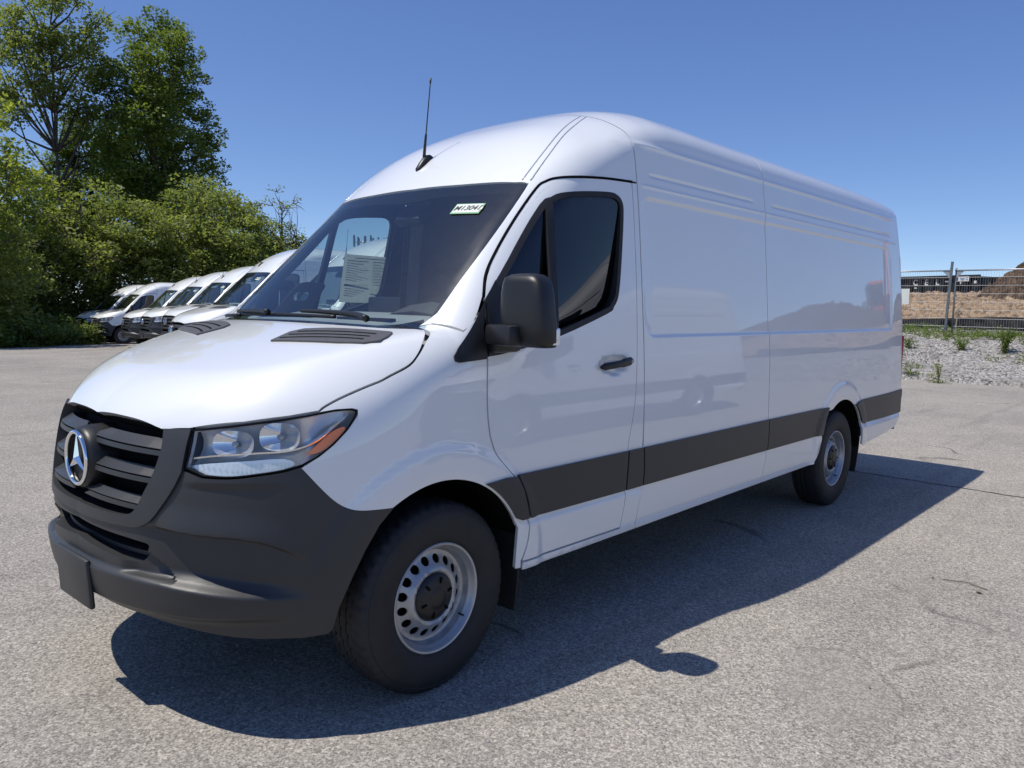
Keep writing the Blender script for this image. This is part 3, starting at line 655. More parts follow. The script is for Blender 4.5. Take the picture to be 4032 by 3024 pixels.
    # ---- mirrors (the passenger's is folded back against its window)
    for s_ in (-1, 1):
        def sec(z, cx, cy, dx, dy, n_=32, e=.48): return [(cx + dx * math.copysign(abs(math.cos(q)) ** e, math.cos(q)), s_ * (cy + dy * math.copysign(abs(math.sin(q)) ** e, math.sin(q))), z) for q in [2 * math.pi * j / n_ for j in range(n_)]]
        hs_ = [(1.384, .338, 1.128, .038, .095), (1.388, .328, 1.13, .050, .112), (1.405, .322, 1.131, .058, .119), (1.47, .316, 1.130, .062, .121), (1.54, .314, 1.124, .062, .116), (1.60, .317, 1.119, .060, .112), (1.640, .321, 1.113, .056, .104), (1.662, .325, 1.109, .056, .090), (1.675, .331, 1.106, .038, .066), (1.680, .336, 1.104, .014, .030)]
        parts_ = []
        m = MB(); m.loft([sec(*a) for a in hs_]); mr = m.build('side_mirror', 'black', root, True); parts_.append(mr)
        m = MB(); m.rbox((.374, s_ * 1.120, 1.52), (.012, .150, .18), .03); parts_.append(m.build('mirror_glass', 'chrome', mr, True, 35))
        m = MB(); m.rbox((.27, s_ * 1.05, 1.430), (.10, .17, .085), .016, Matrix.Rotation(s_ * math.radians(10), 3, 'Z')); parts_.append(m.build('mirror_arm', 'black', mr, True, 40))
        m = MB(); m.rbox((.345, s_ * 1.238, 1.43), (.065, .022, .072), .01); parts_.append(m.build('turn_signal', 'reflector', mr, True, 40))
        if s_ > 0:
            T = Matrix.Translation((.40, 1.00, 0)) @ Matrix.Rotation(math.radians(-74), 4, 'Z') @ Matrix.Translation((-.30, -1.00, 0))
            for o in parts_: o.data.transform(T)
            mr['label'] = 'passenger mirror folded back against the door window'
        m = MB(); m.rbox((.33, s_ * .985, 1.405), (.16, .07, .10), .02); m.build('mirror_foot', 'black', mr, True, 40)
    # ---- wipers
    for pts, arm in (([(-.005, .52, 1.470), (-.035, .25, 1.487), (-.038, -.10, 1.487), (-.02, -.28, 1.478)], [(-.060, -.545, 1.470), (-.03, -.42, 1.490), (-.032, -.20, 1.503), (-.036, -.02, 1.500)]), ([(.0, .70, 1.452), (-.02, .55, 1.478)], [(-.05, .20, 1.462), (-.04, .32, 1.478), (-.012, .60, 1.490)])):
        c = cr(pts, 6); P, N = onbody(SCR, c, .018); w_ = MB(); w_.tube(P, .009, 6); wo = w_.build('wiper', 'black', root, True)
        a = cr(arm, 6); P, N = onbody(SCR, a, .035); w_ = MB(); w_.tube(P, [.016 - .008 * k / len(P) for k in range(len(P))], 8); w_.build('wiper_arm', 'black', wo, True)
    # ---- aerial
    P, N = onbody(OVER, [(.868, .128, 2.31)], 0); p = Vector(P[0])
    m = MB(); R = []
    tdir = Vector((.80, 0, .60)); ndir = Vector((-.60, 0, .80))
    for t, w, h in ((-.075, .004, .004), (-.06, .020, .016), (-.02, .026, .03), (.03, .026, .042), (.06, .022, .03), (.075, .01, .008)):
        c = p + tdir * t; R.append([tuple(c + Vector((0, w * math.cos(q), 0)) + ndir * (h * max(0, math.sin(q)) - .006)) for q in [2 * math.pi * j / 14 for j in range(14)]])
    m.loft(R); an = m.build('aerial', 'black', root, True)
    b0 = p + ndir * .03 + tdir * .02; d = Vector((.10, 0, .995)).normalized()
    m = MB(); m.tube([b0, b0 + d * .12, b0 + d * .13, b0 + d * .40, b0 + d * .405, b0 + d * .43], [.009, .0065, .0035, .0028, .005, .005], 8); m.build('aerial_mast', 'black', an, True)
    # ---- rear
    bk = [(.955, .45), (.972, .82), (.970, 1.2), (.950, 1.6), (.915, 2.05), (.865, 2.32), (.80, 2.44), (.68, 2.52), (.3, 2.59), (0, 2.60)]
    pts = [(5.955 - .03 * float(ss(1.4, 2.3, np.array(z))), -y * .985, z) for y, z in bk]
    m = MB(); loop = pts + [(x, -y, z) for x, y, z in pts[::-1][1:]]; m.loft([[(x - .05, y, z) for x, y, z in loop], [(x, y * .985, z) for x, y, z in loop]]); m.build('rear_doors', 'paint', root, True, 30)
    for s_ in (-1, 1):
        m = MB(); m.loft([[(5.905, s_ * .972, z0), (5.955, s_ * .962, z0), (5.975, s_ * .90, z0), (5.92, s_ * .88, z0)] for z0 in (.86, 1.1, 1.34)]); m.build('tail_lamp', 'redlens', root)
        m = MB(); m.rbox((5.975, s_ * .935, .795), (.06, .06, .085), .012); m.build('bumper_end', 'steel', root, True, 40)
    m = MB(); m.rbox((5.96, 0, .66), (.08, 1.86, .26), .02); m.build('rear_bumper', 'plastic', root, True, 40)
    # ---- underbody, bulkhead
    m = MB(); m.box(-.72, -.52, -.58, .58, .40, .56); m.box(.52, 3.82, -.955, .955, .415, .47); m.box(4.87, 5.90, -.90, .90, .47, .52); m.box(-.52, .52, -.58, .58, .34, .50); m.box(3.82, 4.87, -.58, .58, .34, .52); m.build('underbody', 'void', root)
    m = MB(); bh = [(.90, .47), (.93, .9), (.91, 1.4), (.87, 1.9), (.80, 2.25), (.70, 2.42), (.4, 2.5)]; bh = [(-y, z) for y, z in bh] + [(y, z) for y, z in bh[::-1]]; m.loft([[(1.50, y, z) for y, z in bh], [(1.53, y, z) for y, z in bh]]); m.build('bulkhead', 'trim', root)
    m = MB(); m.box(-.50, -.47, -.70, .70, .5, 1.10); m.build('firewall', 'void', root)
    # ---- cabin
    prof = [(-.10, 1.30), (-.035, 1.405), (.08, 1.462), (.25, 1.492), (.42, 1.502), (.52, 1.485), (.57, 1.42), (.57, 1.20), (.52, 1.02), (.2, .98)]
    m = MB(); m.loft([[(x + .10 * (abs(y) / .8) ** 2, y, z) for x, z in prof] for y in (-.84, -.7, -.5, -.25, 0, .25, .5, .7, .84)]); da = m.build('dashboard', 'dash', root, True, 30)
    m = MB(); m.loft([[(.32, y, 1.47 + h), (.44, y, 1.505 + h * 1.2), (.56, y, 1.495 + h), (.60, y, 1.40)] for y, h in ((-.66, .0), (-.58, .03), (-.42, .045), (-.26, .03), (-.18, 0))]); m.build('instrument_hood', 'trim', da, True, 40)
    for y0, y1 in ((-.5, -.1), (.1, .62)):
        m = MB(); m.rbox((.14 , (y0 + y1) / 2, 1.474), (.03, y1 - y0, .016), .004); m.build('demister_vent', 'void', da)
    m = MB(); m.rbox((.50, 0, 1.53), (.03, .26, .10), .012); m.build('centre_screen', 'black', da, True, 40)
    c = Vector((.70, -.42, 1.20)); ax = Vector((-.82, 0, -.57)).normalized(); u = Vector((0, 1, 0)); w_ = ax.cross(u)
    m = MB(); m.tube([c + (u * math.cos(q) + w_ * math.sin(q)) * .185 for q in [2 * math.pi * k / 36 for k in range(37)]], .015, 8, False); m.tube([c, c + ax * .22], .05, 10); m.tube([c - u * .18, c + u * .18], .018, 8); m.build('steering_wheel', 'black', root, True)
    for y in (-.42, .44):
        m = MB(); m.rbox((1.02, y, .92), (.48, .48, .16), .06, None, 3); so = m.build('seat', 'fabric', root, True, 50)
        m = MB(); m.rbox((1.30, y, 1.28), (.13, .47, .66), .055, Matrix.Rotation(math.radians(12), 3, 'Y'), 3); m.build('seat_back', 'fabric', so, True, 50)
        m = MB(); m.rbox((1.36, y, 1.69), (.10, .26, .19), .045, Matrix.Rotation(math.radians(10), 3, 'Y'), 3); m.build('head_restraint', 'fabric', so, True, 50)
        m = MB(); m.box(.85, 1.25, y - .2, y + .2, .46, .86); m.build('seat_base', 'trim', so)

def make_wheels(root):
    R, rr, yo = .388, .223, .955
    # tyre section from outer bead to inner bead: (distance inwards from the rim face, radius)
    prof = [(.020, .205), (.004, .2235), (-.004, .232), (-.010, .245), (-.016, .275), (-.0175, .300), (-.0165, .328), (-.012, .349), (-.0085, .3535), (-.0105, .3565), (-.004, .368), (.004, .377), (.014, .3825)]
    g = []
    for k, y in enumerate((.022, .052, .090, .128, .166)): g += [(y, .3835 + .003 * math.sin(math.pi * (y + .0) / .2)), (y + .0275, .385 + .003), (y + .029, .377), (y + .0345, .377), (y + .036, .3865)] if k < 4 else [(y, .386), (y + .02, .3825)]
    prof += g + [(.190, .376), (.198, .366), (.208, .35), (.218, .31), (.212, .26), (.195, .2235), (.18, .205)]
    n = 220; rings = []
    for (a, r) in prof:
        ring = []
        for k in range(n):
            q = 2 * math.pi * k / n; rr_ = r
            if r > .3795 and 0 <= a <= .2:
                ph = (k + int(a * 55)) % 5
                if ph == 0: rr_ -= .0065
            if a < .02 and .366 < r < .383 and k % 4 == 0: rr_ -= .005
            ring.append((rr_ * math.cos(q), a, rr_ * math.sin(q)))
        rings.append(ring)
    ty = MB(); ty.loft(rings, False)
    # steel disc with its ring of holes
    loops = [[(.186 * math.cos(2 * math.pi * k / 96), .186 * math.sin(2 * math.pi * k / 96)) for k in range(96)], [(.094 * math.cos(2 * math.pi * k / 48), .094 * math.sin(2 * math.pi * k / 48)) for k in range(48)]]
    for j in range(16):
        a = 2 * math.pi * (j + .5) / 16; cx, cy = .1495 * math.cos(a), .1495 * math.sin(a)
        er = np.array([math.cos(a), math.sin(a)]); et = np.array([-er[1], er[0]])
        loops.append([tuple(np.array([cx, cy]) + er * .0175 * math.cos(q) + et * .0185 * math.sin(q)) for q in [2 * math.pi * k / 20 for k in range(20)]])
    V2, T, be = tri2d(loops, .012); rad = np.hypot(V2[:, 0], V2[:, 1])
    dep = spl([.09, .102, .112, .120, .132, .150, .168, .178, .188], [.030, .020, .016, .020, .033, .046, .056, .058, .054])(rad)
    P = np.stack([V2[:, 0], dep, V2[:, 1]], 1); k = len(P)
    dv = P.tolist() + (P + [0, .006, 0]).tolist(); df = [tuple(t) for t in T.tolist()] + [(a, b, k + b, k + a) for a, b in be]
    disc = MB(); disc.add(dv, df)
    rim = MB(); rim.lathe([(.02, .224), (.0, .2245), (-.003, .221), (-.001, .214), (.008, .208), (.016, .2055), (.022, .200), (.030, .196), (.050, .194), (.060, .186), (.062, .180)], (0, 0, 0), 'Y', 72)
    rim.lathe([(.03, .196), (.16, .196), (.19, .224)], (0, 0, 0), 'Y', 48)
    cap = MB(); cap.lathe([(.034, .100), (.020, .098), (.014, .092), (.006, .080), (.002, .060), (.001, .040), (-.002, .036), (-.003, .026), (-.003, .0001)], (0, 0, 0), 'Y', 48)
    slots = []
    for j in range(6):
        a = 2 * math.pi * j / 6 + .25; M = Matrix.Rotation(-a, 3, 'Y'); sl = MB(); sl.rbox(M @ Vector((.070, .004, 0)), (.026, .010, .011), .003, M); slots.append(sl)
    back = MB(); back.lathe([(.075, .19), (.075, .0001)], (0, 0, 0), 'Y', 32)
    valve = MB(); valve.tube([(.155, .040, -.118), (.158, .012, -.120)], .004, 8)
    for cx in (0.0, 4.325):
        for s_ in (-1, 1):
            w = bpy.data.objects.new('wheel', None); link(w, root); w.location = (cx, s_ * yo, .378); w.rotation_euler = (0, .3 * (cx > 1), math.pi if s_ > 0 else 0)
            for mb, nm, mt in ((ty, 'tyre', 'tyre'), (disc, 'wheel_disc', 'steel'), (rim, 'rim', 'steel'), (cap, 'hub_cap', 'black'), *[(sl, 'hub_cap_slot', 'void') for sl in slots], (back, 'brake_backing', 'void'), (valve, 'valve', 'rubber')):
                key = id(mb)
                if key in _WM: o = link(bpy.data.objects.new(nm, _WM[key]), w)
                else: o = mb.build(nm, mt, w, True, 38); _WM[key] = o.data
_WM = {}
# ------------------------------------------------------------------ terrain
_gy = spl([-60, 9, 14, 20, 23.4, 26.5, 32.5, 36, 60, 120], [0, 0, -.05, -.08, -.19, -.30, -.47, -.56, -1.0, -1.6])
def gz(x, y): return _gy(np.asarray(y, float)) * ss(-40, -5, np.asarray(x, float)) if False else _gy(np.asarray(y, float))
def bank_z(x, y):            # gravel bank to the right, rising to the fence
    e = 17.75 + .22 * np.sin(y * 1.1) + .12 * np.sin(y * 3.1 + 1) + .05 * np.sin(y * 7.3) - .10 * (y - 1)
    t = (x - e); z = -.05 + .22 * ss(-.1, .5, t) + .80 * ss(.2, 4.6, t) + .35 * ss(6, 14, t)
    return z + .035 * np.sin(x * 2.3 + y * 1.7) * ss(.2, 1, t) + .03 * np.sin(x * 4.1 - y * 3.3) * ss(.2, 1, t)
def grid_obj(name, xs, ys, zf, mat, smooth=True):
    X, Y = np.meshgrid(xs, ys, indexing='ij'); Z = zf(X, Y); V = np.stack([X, Y, Z], -1).reshape(-1, 3); n, m = len(xs), len(ys)
    I = np.arange(n * m).reshape(n, m); Fq = np.stack([I[:-1, :-1], I[1:, :-1], I[1:, 1:], I[:-1, 1:]], -1).reshape(-1, 4)
    return mesh_obj(name, V, Fq, mat, None, smooth)
def asphalt_mat():
    N = NT('worn_asphalt'); co = N.geo()
    v = N.node('ShaderNodeTexVoronoi', Scale=165.0); N.link(co, v.inputs['Vector'])
    v2 = N.node('ShaderNodeTexVoronoi', Scale=95.0); N.link(co, v2.inputs['Vector'])
    sep = N.node('ShaderNodeSeparateColor'); N.link(v.outputs['Color'], sep.inputs[0])
    sep2 = N.node('ShaderNodeSeparateColor'); N.link(v2.outputs['Color'], sep2.inputs[0])
    stops = [(.0, (.125, .120, .113)), (.30, (.235, .226, .212)), (.65, (.345, .330, .308)), (1, (.57, .545, .505))]
    stone = N.ramp(sep.outputs[0], stops); stone2 = N.ramp(sep2.outputs[1], stops)
    c = N.mix(.5, stone, stone2)
    pit = N.ramp(N.noise(co, 120, 2, .6), [(.34, g3(.58)), (.46, g3(1.0))])
    c = N.mix(.8, c, pit, 'MULTIPLY')
    big = N.ramp(N.noise(co, .40, 5, .6, .4), [(.3, (.84, .84, .85)), (.52, (1.02, 1.01, 1.0)), (.75, (1.14, 1.12, 1.09))])
    c = N.mix(1.0, c, big, 'MULTIPLY')
    mid = N.ramp(N.noise(co, 2.2, 3, .6), [(.3, (.93, .93, .93)), (.7, (1.06, 1.055, 1.05))])
    c = N.mix(.8, c, mid, 'MULTIPLY')
    sx = N.node('ShaderNodeSeparateXYZ'); N.link(co, sx.inputs[0])
    # old tyre scrubs and drip stains
    mp = N.node('ShaderNodeMapping'); mp.inputs['Rotation'].default_value = (0, 0, .35); mp.inputs['Scale'].default_value = (.22, 2.4, 1); N.link(co, mp.inputs['Vector'])
    sc_ = N.ramp(N.noise(mp.outputs[0], 1.0, 3, .5), [(.58, g3(1.0)), (.68, g3(.84))]); c = N.mix(.8, c, sc_, 'MULTIPLY')
    dr = N.ramp(N.noise(co, 1.15, 2, .5), [(.69, g3(1.0)), (.75, g3(.72))]); c = N.mix(.7, c, dr, 'MULTIPLY')
    # a smoother made-good spot beside the van, crisp on its far side
    a_ = math.radians(20); dx = N.math('SUBTRACT', sx.outputs[0], 1.16); dy = N.math('SUBTRACT', sx.outputs[1], -2.12)
    ex = N.math('DIVIDE', N.math('ADD', N.math('MULTIPLY', dx, math.cos(a_)), N.math('MULTIPLY', dy, math.sin(a_))), .42); ey = N.math('DIVIDE', N.math('SUBTRACT', N.math('MULTIPLY', dy, math.cos(a_)), N.math('MULTIPLY', dx, math.sin(a_))), .25)
    rr_ = N.math('SQRT', N.math('ADD', N.math('MULTIPLY', ex, ex), N.math('MULTIPLY', ey, ey))); rr_ = N.math('ADD', rr_, N.math('MULTIPLY', N.math('SUBTRACT', N.noise(co, 4, 3), .5), .5))
    spot = N.ramp(rr_, [(.70, g3(1)), (1.0, g3(0))])
    fine = N.ramp(N.noise(co, 230, 2, .6), [(.3, (.17, .164, .155)), (.55, (.275, .265, .25)), (.8, (.42, .40, .375))])
    c = N.mix(N.math('MULTIPLY', spot, .30), c, fine)
    rim = N.ramp(rr_, [(.90, g3(0)), (.96, g3(1)), (1.04, g3(0))]); c = N.mix(N.math('MULTIPLY', N.math('MULTIPLY', rim, .42), N.ramp(N.math('ADD', ex, N.math('MULTIPLY', ey, -.8)), [(.0, g3(.15)), (.6, g3(1))])), c, (.10, .097, .092, 1))
    c = N.mix(1.0, c, (1.07, 1.04, .985, 1), 'MULTIPLY')
    # hairline cracks, broken up
    wob = N.node('ShaderNodeTexNoise', Scale=1.3, Detail=4.0); N.link(co, wob.inputs['Vector'])
    ad = N.node('ShaderNodeVectorMath', operation='MULTIPLY_ADD'); ad.inputs[1].default_value = (.9, .9, 0); N.link(wob.outputs['Color'], ad.inputs[0]); N.link(co, ad.inputs[2])
    cv = N.node('ShaderNodeTexVoronoi', feature='DISTANCE_TO_EDGE', Scale=.20); N.link(ad.outputs[0], cv.inputs['Vector'])
    crack = N.ramp(cv.outputs[0], [(.0, g3(1)), (.0022, g3(1)), (.0045, g3(0))])
    brk = N.ramp(N.noise(co, .8, 2), [(.50, g3(0)), (.60, g3(.8))])
    cm = N.math('MULTIPLY', crack, brk)
    c = N.mix(cm, c, (.035, .035, .036, 1))
    N.link(c, N.b.inputs['Base Color']); N.b.inputs['Roughness'].default_value = .92; N.b.inputs['Specular IOR Level'].default_value = .25
    h = N.math('ADD', N.math('MULTIPLY', sep.outputs[0], .5), N.noise(co, 120, 2, .6)); h = N.math('SUBTRACT', h, N.math('MULTIPLY', cm, 1.5))
    N.bump(h, .6, .0035)
    return N.m
def gravel_mat(name, cols, scale=22, bump=.03):
    N = NT(name); co = N.geo()
    v = N.node('ShaderNodeTexVoronoi', Scale=scale); N.link(co, v.inputs['Vector']); sep = N.node('ShaderNodeSeparateColor'); N.link(v.outputs['Color'], sep.inputs[0])
    k = len(cols); c = N.ramp(sep.outputs[0], [(i / (k - 1), q) for i, q in enumerate(cols)])
    c = N.mix(.7, c, N.ramp(N.noise(co, 1.2, 5, .65), [(.32, (.68, .66, .63)), (.62, (1.08, 1.08, 1.08))]), 'MULTIPLY')
    N.link(c, N.b.inputs['Base Color']); N.b.inputs['Roughness'].default_value = .95; N.b.inputs['Specular IOR Level'].default_value = .2
    N.bump(N.math('SUBTRACT', N.noise(co, scale * .8, 3), v.outputs['Distance']), 1.0, bump); return N.m
MAT['asphalt'] = asphalt_mat()
MAT['gravel'] = gravel_mat('crushed_stone', [(.13, .124, .113), (.34, .322, .296), (.50, .478, .445), (.25, .238, .22)], 15, .07)
MAT['dirt'] = gravel_mat('tan_dirt', [(.20, .14, .09), (.36, .26, .17), (.42, .31, .21)], 7, .10)
MAT['soil'] = gravel_mat('dark_topsoil', [(.055, .036, .024), (.11, .075, .05), (.15, .10, .068)], 6, .12)
MAT['forestfloor'] = gravel_mat('leaf_litter', [(.03, .03, .015), (.07, .06, .03), (.05, .06, .025)], 9, .05)
xs = np.unique(np.concatenate([np.linspace(-400, -30, 14), np.linspace(-30, 40, 71), np.linspace(40, 600, 20)])); ysg = np.unique(np.concatenate([np.linspace(-400, -40, 12), np.linspace(-40, 60, 101), np.linspace(60, 600, 20)]))
g = grid_obj('asphalt_lot', xs, ysg, lambda x, y: gz(x, y), 'asphalt'); tag(g, 'worn light grey asphalt lot the vans stand on', kind='structure')
bk_ = grid_obj('gravel_bank', np.concatenate([np.arange(16.5, 24, .08), np.arange(24, 90, 1.2)]), np.concatenate([np.arange(-45, -6, 1.2), np.arange(-6, 8, .12), np.arange(8, 45, 1.2)]), lambda x, y: bank_z(x, y), 'gravel'); tag(bk_, kind='structure')
# verge under the trees
def edge_dist(x, y):
    return (y - (31.5 + .28 * (x - 3) + .9 * np.sin(x * .5) * .5)) - 12.0 * ss(8, 12.5, x)
verge = grid_obj('wooded_verge', np.arange(-45, 75, .8), np.arange(24, 95, .8), lambda x, y: gz(x, y) - .25 + .30 * ss(-.4, .8, edge_dist(x, y)) + .08 * ss(0, 6, edge_dist(x, y)) * np.sin(x * 1.3) * np.sin(y * 1.1), 'forestfloor'); tag(verge, kind='structure')
rng = random.Random(4)
def blob(cx, cy, rx, ry, rot, n=60, j=.10):
    out = []; ph = [rng.uniform(0, 6.28) for _ in range(5)]
    for k in range(n):
        q = 2 * math.pi * k / n; r = 1 + sum(j / (i + 1) * math.sin((i + 2) * q + ph[i]) for i in range(5)); x, y = rx * r * math.cos(q), ry * r * math.sin(q)
        out.append((cx + x * math.cos(rot) - y * math.sin(rot), cy + x * math.sin(rot) + y * math.cos(rot), .004))
    return out
# ------------------------------------------------------------------ the main van and its copies
van = thing('cargo_van', 'white high-roof cargo van filling the foreground, dark grey bumper and rubbing strips', 'van')
build_van(van)
# window price sheet and the dark card on the dashboard of this van only
def _own():
    q = [(.885, 1.848), (1.325, 1.847), (1.318, 1.545), (.882, 1.550)]
    P, N = onbody(SIDE, q, -.016); P = P * [1, -1, 1]
    o = mesh_obj('price_sheet', [tuple(p) for p in P], [(0, 1, 2, 3)], 'thinpaper', van); o['label'] = 'white price sheet taped inside the passenger window'
    ex, ez = (P[1] - P[0]), (P[3] - P[0]); ins = np.array([0, -.003, 0])
    def blk(a0, a1, b0, b1, mat):
        mesh_obj('printed_block', [tuple(P[0] + ex * a + ez * b + ins) for a, b in ((a0, b0), (a1, b0), (a1, b1), (a0, b1))], [(0, 1, 2, 3)], mat, o)
    MAT['print'] = simple('grey_print', (.35, .37, .36), .7)
    blk(.05, .48, .62, .66, 'blueink'); blk(.52, .80, .72, .75, 'blueink'); blk(.2, .8, .06, .075, 'print')
    for k in range(9): blk(.06, .46 - .1 * (k % 3), .12 + .05 * k, .135 + .05 * k, 'print'); blk(.54, .94 - .12 * ((k + 1) % 3), .12 + .05 * k, .135 + .05 * k, 'print')
    for k in range(4): blk(.07, .42 - .06 * k, .70 + .05 * k, .715 + .05 * k, 'print')
    y = .50; out = cr([(.06, 1.375), (.20, 1.530), (.295, 1.625), (.345, 1.650), (.45, 1.652), (.476, 1.645), (.479, 1.628)], 3) + [(.30, 1.375)]
    hole = [(.262, 1.553), (.298, 1.594), (.370, 1.598), (.374, 1.585), (.366, 1.568), (.344, 1.552)]
    V2, T, be = tri2d([resample(out, .03), resample(hole, .03)], .05); k = len(V2)
    V = [(a, y, b) for a, b in V2] + [(a, y + .004, b) for a, b in V2]
    MAT['card'] = simple('dark_brown_card', (.045, .036, .036), .6)
    c = mesh_obj('dash_card', V, [tuple(t) for t in T.tolist()] + [tuple(t + k)[::-1] for t in T] + [(a, b, k + b, k + a) for a, b in be], 'card', van); c['label'] = 'dark card with a cut-out hole standing on the dashboard'
def copy_tree(o, parent=None, skip=()):
    c = o.copy(); COL.objects.link(c); c.parent = parent
    for k in ('label', 'group'):
        pass
    for ch in list(o.children):
        if ch.name.split('.')[0] in skip: continue
        copy_tree(ch, c, skip)
    return c
VANS = [
 (12.52, 35.73, 0, None, 'white van at the far left end of the row, its bonnet in tree shade'),
 (12.04, 32.55, -7, None, 'white van second from the left, its whole front wheel and dark cab window showing'),
 (10.90, 26.54, -8, None, 'white van third from the left, right after the gap in the row'),
 (10.24, 23.37, -5.3, None, 'white van fourth from the left, its front partly behind the next van'),
 (9.55, 20.20, -3.5, None, 'white van fifth from the left, the nearest whose chrome star and grille show'),
 (5.96, 11.98, -10, None, 'white van whose bonnet and windscreen peep out behind the foreground van'),
 (5.30, 8.05, -6, None, 'white van seen only through the passenger window of the foreground van'),
]
copies = []
SKIP = ('seat', 'steering_wheel', 'roof_seam', 'stock_sticker')
for (x, y, h, col, lab) in VANS:
    c = copy_tree(van, None, ('steering_wheel',)); c.location = (x, y, float(gz(x, y))); c.rotation_euler = (0, 0, math.radians(h)); tag(c, lab, 'van', 'vans parked in a row')
    if col:
        for ch in c.children:
            for sl in ch.material_slots:
                if sl.material == MAT['paint']: sl.link = 'OBJECT'; sl.material = MAT['silver']
            if ch.name.split('.')[0] in ('cab_roof', 'side_panel', 'rear_side_panel'):
                for sl in ch.material_slots: sl.material = MAT['paint']
    copies.append(c)
c = copy_tree(van, None, ('steering_wheel', 'seat')); c.location = (4.75, -5.95, 0); c.rotation_euler = (0, 0, math.radians(1)); tag(c, "white van standing opposite, seen only as a reflection in the foreground van's side", 'van')
tag(van, group=None)
_own()

# ------------------------------------------------------------------ asphalt details
MAT['tar'] = simple('tar_seam', (.02, .02, .021), .85)
m = MB(); pr = None; rng2 = random.Random(9)
pts = [(5.85 - .08 * t + rng2.uniform(-.012, .012), -.2 - 2.6 * t / 1.0) for t in np.linspace(0, 1.6, 60)]
V = []; Fq = []
for i, (x, y) in enumerate(pts):
    w = .007 + .004 * rng2.random(); V += [(x - w, y, .004), (x + w, y, .004)]
    if i: Fq.append((2 * i - 2, 2 * i - 1, 2 * i + 1, 2 * i))
o = mesh_obj('tar_seam', V, Fq, 'tar'); tag(o, 'thin dark joint line across the asphalt behind the rear wheel', kind='structure')
MAT['pebble'] = simple('pebble_stone', (.30, .285, .265), .9, var=.5, nscale=3)
def rock_mesh(r_, n, place, name, mat, flat=.6):
    V = []; Fq = []; ico = [(0, 0, 1), (.89, 0, .45), (.28, .85, .45), (-.72, .53, .45), (-.72, -.53, .45), (.28, -.85, .45), (.72, .53, -.45), (-.28, .85, -.45), (-.89, 0, -.45), (-.28, -.85, -.45), (.72, -.53, -.45), (0, 0, -1)]
    icf = [(0, 1, 2), (0, 2, 3), (0, 3, 4), (0, 4, 5), (0, 5, 1), (1, 6, 2), (2, 7, 3), (3, 8, 4), (4, 9, 5), (5, 10, 1), (6, 7, 2), (7, 8, 3), (8, 9, 4), (9, 10, 5), (10, 6, 1), (11, 7, 6), (11, 8, 7), (11, 9, 8), (11, 10, 9), (11, 6, 10)]
    for i in range(n):
        x, y, z, s = place(r_); b = len(V); a = r_.uniform(0, 6.28); ca, sa = math.cos(a), math.sin(a); sx, sy, sz = s * r_.uniform(.6, 1.3), s * r_.uniform(.6, 1.1), s * flat * r_.uniform(.6, 1.1)
        for (p, q, t) in ico:
            j = r_.uniform(.75, 1.2); p, q, t = p * sx * j, q * sy * j, t * sz * j; V.append((x + p * ca - q * sa, y + p * sa + q * ca, z + t))
        Fq += [tuple(b + k for k in f) for f in icf]
    return mesh_obj(name, V, Fq, mat)
def _pl(r):
    return (r.uniform(-2.0, 6.5), r.uniform(-3.0, 3), .001, r.choice((.004, .005, .006, .008, .011)))
o = rock_mesh(random.Random(3), 700, _pl, 'loose_grit', 'pebble'); tag(o, 'loose grit scattered on the asphalt', kind='stuff')
MAT['leaflit'] = simple('dry_leaf', (.16, .13, .09), .8)
for i, (x, y, s, a) in enumerate(((2.93, -2.06, .03, .3), (2.86, -2.33, .045, 1.2), (1.24, -2.24, .02, .1))):
    m = MB(); m.add([(x, y, .003), (x + s * math.cos(a), y + s * math.sin(a), .012), (x + s * .8 * math.cos(a + .5), y + s * .8 * math.sin(a + .5), .004), (x + s * .5 * math.cos(a + .9), y + s * .5 * math.sin(a + .9), .014)], [(0, 1, 2), (0, 2, 3)])
    o = m.build('dry_leaf', 'leaflit'); tag(o, ['small curled dry leaf near the right edge, the left one of two', 'larger curled dry leaf near the right edge on sunlit asphalt', 'tiny leaf scrap on the smooth asphalt patch'][i], 'leaf', 'leaf litter on the asphalt')
m = MB(); m.tube([(2.96, -2.10, .006), (2.99, -2.22, .010), (2.95, -2.33, .006)], .003, 5); o = m.build('twig', 'leaflit'); tag(o, 'thin bare twig on the sunlit asphalt at right', 'twig')

# ------------------------------------------------------------------ gravel, weeds
def _pg(r):
    x = 17.7 + 6.3 * r.random() ** 1.2; y = r.uniform(-2.5, 5.5); return (x, y, float(bank_z(np.array(x), np.array(y))) - .005, r.uniform(.012, .036))
MAT['bankstone'] = simple('bank_stone', (.42, .40, .37), .92, var=.5, nscale=1.7)
o = rock_mesh(random.Random(5), 13000, _pg, 'gravel', 'bankstone'); tag(o, 'loose grey crushed stone lying on the bank', kind='stuff')
def leaf_mat(name, c0, c1, c2, trans=.35):
    N = NT(name); at = N.node('ShaderNodeAttribute', attribute_name='lv')
    c = N.ramp(at.outputs['Fac'], [(0, c0), (.5, c1), (1, c2)])
    N.link(c, N.b.inputs['Base Color']); N.b.inputs['Roughness'].default_value = .5; N.b.inputs['Specular IOR Level'].default_value = .35
    t = N.node('ShaderNodeBsdfTranslucent'); tc = N.mix(1.0, c, (1.4, 1.45, .7, 1), 'MULTIPLY'); N.link(tc, t.inputs[0])
    mx = N.node('ShaderNodeMixShader'); mx.inputs[0].default_value = trans; N.link(N.b.outputs[0], mx.inputs[1]); N.link(t.outputs[0], mx.inputs[2]); N.link(mx.outputs[0], N.out.inputs['Surface']); return N.m
MAT['leaf_dark'] = leaf_mat('maple_leaves', (.078, .118, .024), (.140, .195, .042), (.220, .270, .070), .46)
MAT['leaf_olive'] = leaf_mat('shrub_leaves', (.130, .168, .046), (.220, .262, .078), (.315, .345, .128), .5)
